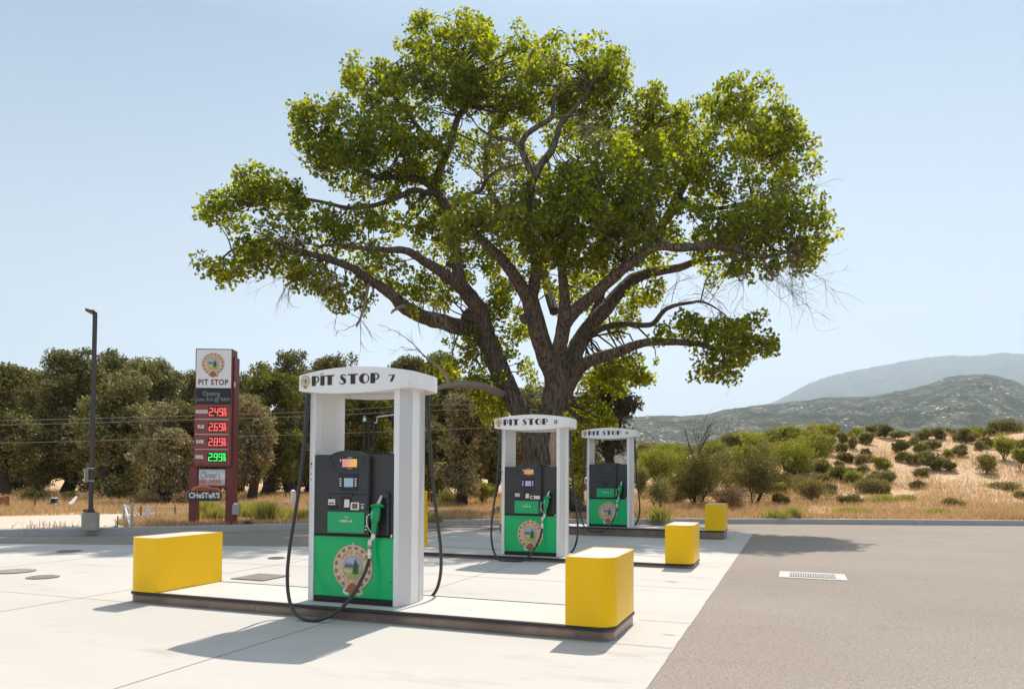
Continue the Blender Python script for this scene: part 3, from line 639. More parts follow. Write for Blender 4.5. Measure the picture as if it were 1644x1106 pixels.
def dispenser(num, iy, ih, lb):
    t = thing('fuel_dispenser', lb, 'fuel dispenser', (3.01, iy+.541, ih), 0, 'fuel dispensers on the islands')
    cb = MB(); cb.box(-.512, .512, FY, -FY, .750, 1.645, 0, .012); cb.box(-.500, .500, FY+.052, -FY-.052, .02, .750, 1)
    cb.build('cabinet', [BLACK, BLACK3], t)
    for sx in (-1, 1):                  # side columns with a shallow ridge outwards
        pl = [(.513, FY-.004), (.572, FY-.004), (.612, -.12), (.612, .12), (.572, -FY+.004), (.513, -FY+.004)]
        cl = MB(); pts = [(sx*x, y) for x, y in pl]
        if sx < 0: pts = pts[::-1]
        cl.prism(pts, 0, 2.40, 0)
        for ya, yb_ in ((FY, -.12), (-FY, .12)):
            q4 = [(sx*.5745, ya*1.0), (sx*.6145, yb_)]
            if (sx > 0) != (ya < 0): q4 = q4[::-1]
            cl.add([(q4[0][0], q4[0][1], .004), (q4[1][0], q4[1][1], .004), (q4[1][0], q4[1][1], 2.36), (q4[0][0], q4[0][1], 2.36)], [(0, 1, 2, 3)], 5)  # grey plate painting the shaded tone of the chamfer onto the white column
        cl.box(sx*.6125, sx*.6145, -.1195, -.092, .004, 2.36, 5); cl.box(sx*.6125, sx*.6145, .092, .1195, .004, 2.36, 5)  # grey strips beside the inset panel, shade put into their colour
        cl.box(sx*.6125, sx*.6165, -.085, .085, .06, 2.30, 1, .002)
        cl.box(sx*.5125, sx*.5085, -.15, .15, 1.70, 2.30, 2, .002)
        cl.box(sx*.506, sx*.5125, FY-.006, FY+.012, 1.65, 2.40, 0); cl.box(sx*.5735, sx*.567, FY-.0085, FY-.0005, .0, 2.40, 2)
        for z in (.38, 2.18): cl.cyl((0, 0), .006, 0, .003, 3, 8) if 0 else cl.box(sx*.54-.004, sx*.54+.004, FY-.0065, FY-.004, z, z+.008, 3)
        if sx < 0:                       # notices running down the left edge
            for z, h, mi in ((1.60, .004, 4), (1.53, .06, 3), (1.42, .03, 4), (1.36, .02, 3)): cl.box(-.562, -.545, FY-.0062, FY-.004, z, z+h*.5, mi)
            ring(cl, -.552, 1.50, .008, .012, lambda X: FY-.0065, 4, 14)
            for k in range(14): cl.box(-.560, -.536, FY-.0062, FY-.004, 1.30-k*.035, 1.306-k*.035, 5)
        cl.build('side_column', [W_PAINT, W_PAINT, WHITE, STK, RED, G_SHADE_PRINT], t)
    # canopy: bowed fascias front and back, flat ends, ceiling
    def yb(X): return -.335-.055*(1-(X/.71)**2)
    cn = MB(); xs = np.linspace(-.71, .71, 29)
    def zt(X): return 2.548+.062*(1-(abs(X)/.71)**2.0)
    def zb(X): return 2.372-.050*(1-(abs(X)/.71)**2.2)
    for sgn in (1, -1):
        v = []
        for X in xs: v += [(X, sgn*yb(X), zb(X)), (X, sgn*yb(X), zt(X)), (X, sgn*(yb(X)+.022), zb(X)), (X, sgn*(yb(X)+.022), zt(X))]
        f = []
        for i in range(len(xs)-1):
            a, b = 4*i, 4*i+4
            q = [(a, b, b+1, a+1), (a+2, a+3, b+3, b+2), (a+1, b+1, b+3, a+3), (a, a+2, b+2, b)]
            f += q if sgn > 0 else [tuple(reversed(k)) for k in q]
        cn.add(v, f, 0, False)
    for sx in (-1, 1):
        X = sx*.711; o = [(X, yb(.71)), (X+sx*.022, -.20), (X+sx*.022, .20), (X, -yb(.71))]
        for (xa, ya), (xb, yb_) in zip(o, o[1:]):
            cn.add([(xa, ya, 2.372), (xb, yb_, 2.372), (xb, yb_, 2.548), (xa, ya, 2.548), (xa-sx*.02, ya, 2.372), (xb-sx*.02, yb_, 2.372), (xb-sx*.02, yb_, 2.548), (xa-sx*.02, ya, 2.548)], [(0, 1, 2, 3), (7, 6, 5, 4), (0, 4, 5, 1), (3, 2, 6, 7)], 0)
    cn.box(-.70, .70, -.345, .345, 2.4005, 2.425, 0); cn.box(-.70, .70, -.345, .345, 2.53, 2.545, 0)
    for X in (-.02,): cn.box(.19, .20, -.385, -.37, 2.322, 2.33, 1)
    co = cn.build('canopy', [W_PAINT, STK], t)
    lt = MB(); f4 = lambda X: yb(X)-.004
    deco_text(lt, ('PiT STOP' if num == 7 else 'PIT STOP'), -.520, .365, 2.418, 2.530, f4, 0)
    deco_text(lt, str(num), .475, .545, 2.430, 2.505, f4, 0)
    lt.build('lettering', INK, co)
    emblem('canopy_emblem', co, -.618, 2.478, .070, lambda X: yb(X)-.003, writing=False, step=.0006)
    face_parts(t, num, True)
    # the far side: the same fittings turned round
    n0 = [o for o in t.children if o.name.split('.')[0] in ('display_bezel', 'fuel_hose', 'nozzle', 'nozzle_holster', 'lower_panel', 'payment_display', 'keypad', 'grade_label', 'blank_display')]
    for o in n0:
        if o.name.startswith('fuel_hose'): pass
        c = o.copy(); C.objects.link(c); c.parent = t; c.rotation_euler = (0, 0, math.pi)
        for g in o.children: e = g.copy(); C.objects.link(e); e.parent = c
dispenser(7, *ISL[0], 'white and green fuel dispenser marked PIT STOP 7, nearest of the three')
dispenser(8, *ISL[1], 'white and green fuel dispenser marked PIT STOP 8, before the tree trunk')
dispenser(9, *ISL[2], 'white and green fuel dispenser marked PIT STOP 9, farthest, with blank screen')

# ------------------------------------------------------------------ covers and grates
M_iron = groundmat('cast_cover', (.36, .325, .28), (.30, .265, .225), (.24, .20, .165), s1=3, s2=8, sp=120, bump=.3)
M_hole = mat('drain_dark', (.10, .095, .09), .8)
def flat_at(name, lb, cat, cx, cy, z0, builder, mats):
    mb = MB(); builder(mb); o = mb.build(name, mats, None, (cx, cy, z0)); return tag(o, lb, cat)
def grate(mb):
    mb.box(-.49, .49, -.40, .40, 0, .006, 0); mb.box(-.34, .34, -.26, .26, .0065, .010, 1)
    for k in range(19): x = -.33+k*.0365; mb.box(x-.0095, x+.0095, -.26, .26, .0105, .015, 0)
    for y in (-.13, .0, .13): mb.box(-.34, .34, y-.012, y+.012, .0155, .018, 0)
gr = flat_at('storm_drain', 'square storm drain grate in a white concrete collar on the asphalt', 'drain', 7.86, 5.88, .002, grate, [mat('drain_collar', (.46, .43, .39), .8, var=.08, vscale=12), M_hole])
def rhatch(mb):
    mb.box(-.30, .30, -.32, .32, 0, .004, 1)
    mb.box(-.285, .285, -.305, .305, .0045, .007, 0)
    for k in range(9): mb.box(-.26, .26, -.28+k*.066, -.262+k*.066, .0075, .009, 1)
tag(flat_at('tank_hatch', 'square grey ribbed steel hatch set in concrete behind the front island', 'hatch', .05, 2.38, .0105, rhatch, [M_iron, M_hole]))
for k, (x, y, r, lb) in enumerate(((-2.92, 1.14, .22, 'round tan checker plate tank cover, second from the left edge'), (-3.95, 1.44, .30, 'round tan tank cover cut by the left edge of the view'), (-5.95, 4.02, .22, 'round tan tank cover lying in the far left tree shadow'), (-1.4, 4.6, .16, 'small round cover in the tree shadow beside the left yellow guard'))):
    def rc(mb, r=r):
        mb.cyl((0, 0), r, 0, .004, 1, 32); mb.cyl((0, 0), r*.93, .0045, .008, 0, 32)
        for a in range(-5, 6):
            w = math.sqrt(max(0, (.88*r)**2-(a*r*.16)**2)); mb.box(-w, w, a*r*.16-.006, a*r*.16+.006, .0085, .010, 1)
    flat_at('tank_cover', lb, 'tank cover', x, y, .0105, rc, [mat('tan_cover', (.47, .40, .31), .7, var=.15, vscale=20), M_hole])

# ------------------------------------------------------------------ lamp post
def base_at(px, py): p = gnd(px, py, .16); return p, float((p-CAM) @ _F)
BRZ = mat('bronze_pole_paint', (.055, .040, .036), .4, spec=.5)
p, dL = base_at(145, 849.5)
fL = dL/FOC
t = thing('lamp_post', 'tall dark bronze lamp post on a round concrete base at far left', 'lamp post', (p[0], p[1], .15), YAW+.49)
b = MB(); b.cyl((0, 0), 12.8*fL, 0, 27*fL, 0, 28); b.cyl((0, 0), 12.4*fL, 27*fL, 28*fL, 0, 28); b.build('concrete_base', mat('lamp_base_concrete', (.40, .35, .30), .85, var=.12, vscale=3, bump=.2, bscale=30), t)
b = MB(); Hh = 350*fL; w = 3.4*fL; b.box(-w, w, -w, w, 28*fL, Hh, 0, .01); b.box(-w*2.2, w*2.2, -w*2.2, w*2.2, 28*fL, 29.5*fL, 0); b.box(-w*1.5, w*1.5, -w*1.5, w*1.5, 29.5*fL, 34*fL, 0, .01); b.box(-w*3.2, -w*1.7, -w, w, 29.5*fL, 33*fL, 0, .01)
for z in (78, 98): b.box(-w*2.0, w*1.15, -w*1.15, w*1.15, z*fL, (z+1)*fL, 1)
b.build('pole', [BRZ, SILVER], t)
b = MB(); b.tube([(w*.6, 0, Hh-.02), (-.02, 0, Hh+.015), (-5*fL, 0, Hh+.05)], [.05, .05, .04], 0, 8, 3); b.add([(-3*fL, -.16, Hh-.03), (-14*fL, -.13, Hh+.045), (-14*fL, .13, Hh+.045), (-3*fL, .16, Hh-.03), (-3*fL, -.16, Hh+.03), (-14*fL, -.13, Hh+.075), (-14*fL, .13, Hh+.075), (-3*fL, .16, Hh+.03)], [(0, 3, 2, 1), (4, 5, 6, 7), (0, 1, 5, 4), (1, 2, 6, 5), (2, 3, 7, 6), (3, 0, 4, 7)], 0); b.build('lamp_head', BRZ, t)
b = MB(); b.box(-w*2.9, -w*1.25, -.10, .10, 76*fL, 98*fL, 0, .006); b.box(-w*2.95, -w*2.7, -.11, .11, 76*fL, 98*fL, 1); b.build('control_box', [mat('tan_box_paint', (.28, .23, .19), .6), SILVER], t)

# ------------------------------------------------------------------ price sign
MAR = mat('maroon_sign_paint', (.20, .042, .034), .45, spec=.4, var=.05, vscale=2)
MARL = mat('maroon_panel_face', (.28, .060, .046), .5, var=.04, vscale=3)
LEDK = mat('led_black', (.012, .012, .014), .5)
GTX = mat('dim_led_text', (.12, .12, .13), .5, emit=(.12, .12, .13), estr=.5)
LRED = mat('red_led', (.9, .06, .05), .5, emit=(1, .13, .12), estr=.8)
LGRN = mat('green_led', (.05, .8, .12), .5, emit=(.06, 1, .16), estr=.7)
p, dS = base_at(340, 842); RZ = .42
cosf = math.cos(.736-RZ); fS = dS/FOC; u = fS/cosf            # metres per pixel across / up
t = thing('price_sign', 'tall maroon price pylon listing four fuel prices under a PIT STOP panel', 'sign', (p[0], p[1], .15), RZ)
def SX(px): return (px-343.5)*u
def SZ(py): return (842-py)*fS
YF_ = -.16
b = MB(); b.box(SX(318), SX(373), YF_, .30, SZ(748), SZ(559.5), 0, .006); b.build('sign_cabinet', MAR, t)
for xa, xb, top in ((308.5, 321, 700), (363, 374, 700)):
    b = MB(); b.box(SX(xa)+.02, SX(xb), -.05, .19, 0, SZ(748)-.002, 0, .004); b.build('post', MAR, t)
b = MB(); b.box(SX(373)+.003, SX(375), -.06, .38, 0, SZ(571), 0, .003); b.box(SX(375), SX(376.5), -.10, -.06, SZ(620), SZ(612), 1); b.build('side_fin', [MAR, WHITE], t)
b = MB(); b.box(SX(319.5), SX(371.5), YF_-.008, YF_-.001, SZ(622.5), SZ(561), 0, .003); put_text(b, 'PIT STOP', SX(323), SX(367.5), SZ(618), SZ(608.5), YF_-.010, 1, 0, .035, 1.12)
pl = b.build('brand_panel', [mat('white_sign_face', (.80, .77, .75), .4), mat('maroon_letters', (.16, .015, .02), .5)], t)
emblem('sign_emblem', pl, SX(344.5), SZ(584), 16.6*fS*1.08, lambda X: YF_-.010)
b = MB(); b.box(SX(319.5), SX(371.8), YF_-.008, YF_-.001, SZ(648.3), SZ(623), 0, .003)
put_text(b, 'Opening', SX(330), SX(355.5), SZ(637.4), SZ(627.5), YF_-.010, 1); put_text(b, 'June 3rd @ 9AM', SX(319.9), SX(369.5), SZ(645.4), SZ(636.6+1), YF_-.010, 1)
b.build('message_board', [LEDK, GTX], t)
SEG = {'2': 'abged', '4': 'fgbc', '9': 'abcfgd', '6': 'afgedc', '8': 'abcdefg', '1': 'bc', '0': 'abcdef'}
def seven(mb, ch, x, z, w, h, y, mi, sl=.06, th=.17):
    T = th*w; X = lambda a, zz: a+sl*(zz-z)
    R4 = {'a': (x, x+w, z+h-T, z+h), 'g': (x, x+w, z+h/2-T/2, z+h/2+T/2), 'd': (x, x+w, z, z+T), 'b': (x+w-T, x+w, z+h/2, z+h), 'c': (x+w-T, x+w, z, z+h/2), 'f': (x, x+T, z+h/2, z+h), 'e': (x, x+T, z, z+h/2)}
    for i, s_ in enumerate(SEG[ch]):
        a, b_, c_, d_ = R4[s_]; yy = y-.0004*i
        mb.add([(X(a, c_), yy, c_), (X(b_, c_), yy, c_), (X(b_, d_), yy, d_), (X(a, d_), yy, d_)], [(0, 1, 2, 3)], mi)
for nm, pr, cy, lm in (('UNLEADED', '249', 661, LRED), ('PLUS', '269', 685, LRED), ('SUPER', '289', 709, LRED), ('DIESEL', '299', 733.3, LGRN)):
    b = MB(); b.box(SX(318.6), SX(371.8), YF_-.006, YF_-.001, SZ(cy+11.6), SZ(cy-11.6), 0, .003)
    wd = {'UNLEADED': 20, 'PLUS': 10.5, 'SUPER': 12.5, 'DIESEL': 13.5}[nm]; xr = 337.6 if nm == 'UNLEADED' else 332.5
    put_text(b, nm, SX(xr-wd*.93+.3), SX(xr+.3), SZ(cy+2.6), SZ(cy-3.2), YF_-.009, 1, 0, .05)
    b.box(SX(316.5)+.05, SX(369), YF_-.009, YF_-.0065, SZ(cy+12.3), SZ(cy+11.5), 1) if nm != 'DIESEL' else None
    ro = b.build('price_row', [MARL, WHITE], t)
    q = MB(); q.box(SX(338.4), SX(366.6), YF_-.012, YF_-.0065, SZ(cy+8), SZ(cy-8.2), 0, .003)
    for k, ch in enumerate(pr): seven(q, ch, SX(339.6+k*7.2+(k > 0)*.6), SZ(cy+6.2), 5.5*u, 12.4*fS, YF_-.014, 1, th=.20)
    q.box(SX(346.1), SX(347.1), YF_-.015, YF_-.0125, SZ(cy+6.2), SZ(cy+4.8), 1)
    seven(q, '9', SX(361.6), SZ(cy-.4), 3.2*u, 6.0*fS, YF_-.014, 1, th=.26); q.box(SX(361.4), SX(365.6), YF_-.015, YF_-.0125, SZ(cy+.6), SZ(cy+.1), 1)
    seven(q, '1', SX(359.7), SZ(cy+6.2), 2.2*u, 5.2*fS, YF_-.014, 1, th=.4); seven(q, '0', SX(363.0), SZ(cy+6.2), 2.6*u, 5.2*fS, YF_-.014, 1, th=.3)
    q.build('price_display', [LEDK, lm], ro)
b = MB(); b.box(SX(321), SX(363), .02, .08, SZ(782), SZ(777.5), 0); b.build('cross_bar', mat('rusty_bar', (.30, .10, .05), .7), t)
# banner
M2 = Matrix.Rotation(RZ, 4, 'Z')
def on_sign(x, y, z): v = M2 @ Vector((x, y, 0)); return (p[0]+v.x, p[1]+v.y, .15+z)
bx = SX(343); t2 = thing('cloth_banner', "white Chester's fried chicken banner strung under the price rows", 'banner', on_sign(bx, -.02, SZ(779)), RZ)
b = MB(); n_ = 12
for i in range(n_):
    xa = SX(323.5)-bx+(SX(362.5)-SX(323.5))*i/n_; xb = SX(323.5)-bx+(SX(362.5)-SX(323.5))*(i+1)/n_; ya = .012*math.sin(i*1.1); yb2 = .012*math.sin((i+1)*1.1); zt_, zb_ = SZ(752.5)-SZ(779), SZ(778.5)-SZ(779)
    b.add([(xa, ya, zb_), (xb, yb2, zb_), (xb, yb2, zt_), (xa, ya, zt_), (xa, ya+.006, zb_), (xb, yb2+.006, zb_), (xb, yb2+.006, zt_), (xa, ya+.006, zt_)], [(0, 1, 2, 3), (7, 6, 5, 4), (3, 2, 6, 7), (0, 4, 5, 1)], 0, True)
put_text(b, "Chester's", SX(326)-bx, SX(356)-bx, SZ(766.5)-SZ(779), SZ(756.5)-SZ(779), -.020, 1, .45, -.01, .95)
put_text(b, "FRIED CHICKEN", SX(324.5)-bx, SX(357.5)-bx, SZ(775)-SZ(779), SZ(768.5)-SZ(779), -.020, 2, 0, .02)
b.build('banner_cloth', [mat('banner_white', (.92, .88, .90), .8), mat('banner_navy', (.05, .04, .12), .7), mat('banner_red', (.65, .13, .12), .7)], t2)
bx = SX(335); t3 = thing('chicken_sign', "dark oval CHESTER'S sign with orange arcs hung low on the price pylon", 'sign', on_sign(bx, -.20, SZ(803)), RZ)
b = MB(); NAV = mat('sign_navy', (.028, .032, .055), .5); ORG = mat('sign_orange', (.72, .20, .05), .5)
w0, w1 = SX(310.5)-bx, SX(361)-bx; h0, h1 = 0, SZ(787)-SZ(803); r = (h1-h0)*.42
b.xz(list(reversed([(x, z) for x, z in ([(w1-r+r*math.cos(a), h0+r+r*math.sin(a)) for a in np.linspace(R(-90), 0, 6)]+[(w1-r+r*math.cos(a), h1-r+r*math.sin(a)) for a in np.linspace(0, R(90), 6)]+[(w0+r+r*math.cos(a), h1-r+r*math.sin(a)) for a in np.linspace(R(90), R(180), 6)]+[(w0+r+r*math.cos(a), h0+r+r*math.sin(a)) for a in np.linspace(R(180), R(270), 6)])]))[::-1], -.04, .03, 0)
for ox, rr in ((-.04, .32), (.27, .20)):
    b.xz([(ox+rr*math.cos(a), h1-.02+rr*.55*math.sin(a)) for a in np.linspace(0, math.pi, 14)], -.02, .02, 1)
    b.xz([(ox+rr*.78*math.cos(a), h1-.02+rr*.40*math.sin(a)) for a in np.linspace(0, math.pi, 14)], -.026, -.0201, 2)
v_, f_ = text2d("CHeSTeR'S", 0, .05)
b.build('sign_board', [NAV, ORG, mat('sign_brown', (.35, .08, .04), .5)], t3)
b = MB(); put_text(b, "CHeSTeR'S", w0+.05, w1-.03, h0+.075, h1-.035, -.046, 0, 0, .045); put_text(b, "CHeSTeR'S", w0+.02, w1-.01, h0+.06, h1-.02, -.043, 1, 0, .075)
b.build('lettering', [mat('cream_letters', (.80, .70, .62), .5), mat('letter_shadow', (.10, .06, .06), .6)], t3)
b = MB(); b.box(-.09, .09, -.06, .07, 0, 16*fS, 0, .008); b.box(-.05, .05, -.03, .02, 16*fS, 19*fS, 1)
tag(b.build('electrical_box', [mat('grey_box', (.40, .37, .35), .6), SILVER], None), 'small grey electrical box on the right leg of the price pylon', 'electrical box')
o = bpy.data.objects['electrical_box']; o.location = on_sign(SX(380), -.05, SZ(825)); o.rotation_euler = (0, 0, RZ)

# ------------------------------------------------------------------ vent pipes and pipe guard
pv = at(594, 764, 21.6); fv = 21.6/FOC; DK = mat('dark_vent_paint', (.012, .012, .014), .5)
t = thing('vent_pipes', 'three dark tank vent pipes seen through the opening of dispenser 7', 'vent pipes', (pv[0], pv[1], .155), YAW+.1)
b = MB(); z0 = pv[2]-.155
for xx, top in ((-9.5, 86), (-2.5, 84), (5, 86)): b.tube([(xx*fv, 0, 0), (xx*fv, 0, z0+top*fv)], .030, 0, 10)
b.tube([(-9.5*fv, 0, z0+86*fv), (5*fv, 0, z0+86*fv)], .028, 0, 10); b.build('risers', DK, t)
b = MB(); b.tube([(5*fv, 0, z0+85.5*fv), (10*fv, 0, z0+85.5*fv), (10.3*fv, 0, z0+95*fv), (38*fv, 0, z0+99*fv), (60*fv, 0, z0+101*fv)], .022, 0, 10); b.build('silver_arm', SILVER, t)
b = MB(); b.cyl((-9.5*fv, 0), .045, z0+88*fv, z0+93*fv, 0, 12); b.cyl((-9.5*fv, 0), .05, z0+93*fv, z0+97*fv, 1, 12, .03); b.build('vent_cap', [WHITE, mat('blue_cap', (.05, .3, .42), .4)], t)
b = MB(); b.tube([(60*fv, 0, 0), (60*fv, 0, z0+103*fv)], .03, 0, 10); b.build('support_post', DK, t)
pg = gnd(679, 848, 0); fg = float((pg-CAM) @ _F)/FOC
b = MB(); b.cyl((0, 0), 6.6*fg, 0, 58*fg, 0, 20); b.lathe((0, 0, 58*fg), (0, 0, 1), [(0, 6.6*fg), (.03, 5.6*fg), (.05, 3*fg), (.055, .001)], 0, 20)
tag(b.build('pipe_bollard', YEL, None, (pg[0], pg[1], 0)), 'round yellow pipe bollard peeking out behind the right column of dispenser 7', 'bollard')
# ------------------------------------------------------------------ foliage
BARK = mat('furrowed_grey_bark', (.022, .015, .011), .9, spec=.2, col2=(.25, .19, .145), vscale=5, bump=1.0, bscale=7, stretch=(3.0, 3.0, .55))
OAKBARK = mat('dark_oak_bark', (.045, .034, .027), .9, spec=.2, col2=(.10, .08, .065), vscale=6, bump=.8, bscale=12, stretch=(3, 3, .6))
DEADW = mat('bleached_dead_wood', (.30, .245, .20), .85, spec=.2, var=.25, vscale=12, stretch=(3, 3, .6))
L_COT = leafmat('cottonwood_leaf', (.028, .052, .005), (.120, .142, .009), (6.0, 4.9, 1.0), .60, dif=.55, gloss=.03)
L_OAK = leafmat('oak_leaf_olive', (.105, .105, .036), (.41, .37, .15), (1.1, 1.05, .6), .22)
L_OAKD = leafmat('oak_leaf_dark', (.07, .070, .022), (.30, .265, .09), (1.1, 1.1, .6), .22)
L_OAKT = leafmat('oak_leaf_tan', (.17, .142, .066), (.46, .38, .20), (1, .95, .7), .22)
L_OAKG = leafmat('oak_leaf_green', (.09, .10, .02), (.24, .23, .05), (1.4, 1.4, .6), .35)
L_PURP = leafmat('oak_leaf_plum', (.060, .046, .036), (.13, .105, .075), (1, .9, .7), .2)
L_SHRG = leafmat('shrub_leaf_green', (.13, .14, .018), (.38, .36, .05), (1.5, 1.5, .7), .35)
L_SHRO = leafmat('shrub_leaf_olive', (.15, .14, .04), (.38, .33, .12), (1.2, 1.1, .6), .3)
L_SHRD = leafmat('shrub_leaf_dark', (.09, .085, .022), (.31, .27, .075), (1.2, 1.1, .6), .25)
L_SHRT = leafmat('shrub_dry_tan', (.27, .17, .095), (.42, .29, .17), (1, .9, .7), .3)
L_GRS = leafmat('fresh_weed_green', (.23, .22, .045), (.48, .42, .14), (1.3, 1.3, .7), .4)
L_DRY = leafmat('dry_grass_blade', (.40, .27, .13), (.66, .48, .28), (1.1, 1, .8), .35)

def leafmesh(name, P, size, mt, parent=None, seed=0, flat=.35, up=0.0, asp=.62):
    """one folded diamond leaf per point"""
    g = np.random.default_rng(seed); P = np.asarray(P, np.float32); n = len(P)
    nrm = g.normal(size=(n, 3)); nrm[:, 2] += up; nrm /= np.linalg.norm(nrm, axis=1)[:, None]
    a = np.cross(nrm, g.normal(size=(n, 3))); a /= np.linalg.norm(a, axis=1)[:, None]; b = np.cross(nrm, a)
    sz = (size*g.uniform(.6, 1.25, n))[:, None] if np.isscalar(size) else (size*g.uniform(.6, 1.25, n))[:, None]
    V = np.stack([P-a*sz*.5, P-a*sz*.05+b*sz*asp*.5+nrm*sz*.06, P+a*sz*.5, P-a*sz*.05-b*sz*asp*.5+nrm*sz*.06], 1).reshape(-1, 3)
    return npmesh(name, V, np.arange(4*n).reshape(n, 4), mt, parent)
def lobes(E_, clumps, per, g, rc, shell=.35, zs=.8):
    """E_: list of (centre, radii); returns leaf points gathered in small twig clumps inside the ellipsoids"""
    out = []; cents = []
    for (c, r), k in zip(E_, clumps):
        d = g.normal(size=(k, 3)); d /= np.linalg.norm(d, axis=1)[:, None]; q = g.uniform(shell**3, 1, k)**(1/3)
        cc = np.array(c)+d*q[:, None]*np.array(r); cents.append(cc)
        rr = rc*g.uniform(.6, 1.35, k)
        m = np.repeat(np.arange(k), (per*(rr/rc)**2).astype(int)+1)
        dd = g.normal(size=(len(m), 3)); dl = np.linalg.norm(dd, axis=1)[:, None]; dd = dd/dl*g.uniform(.25, 1, len(m))[:, None]**.6
        out.append(cc[m]+dd*rr[m][:, None]*np.array([1, 1, zs]))
    return np.concatenate(out), np.concatenate(cents)

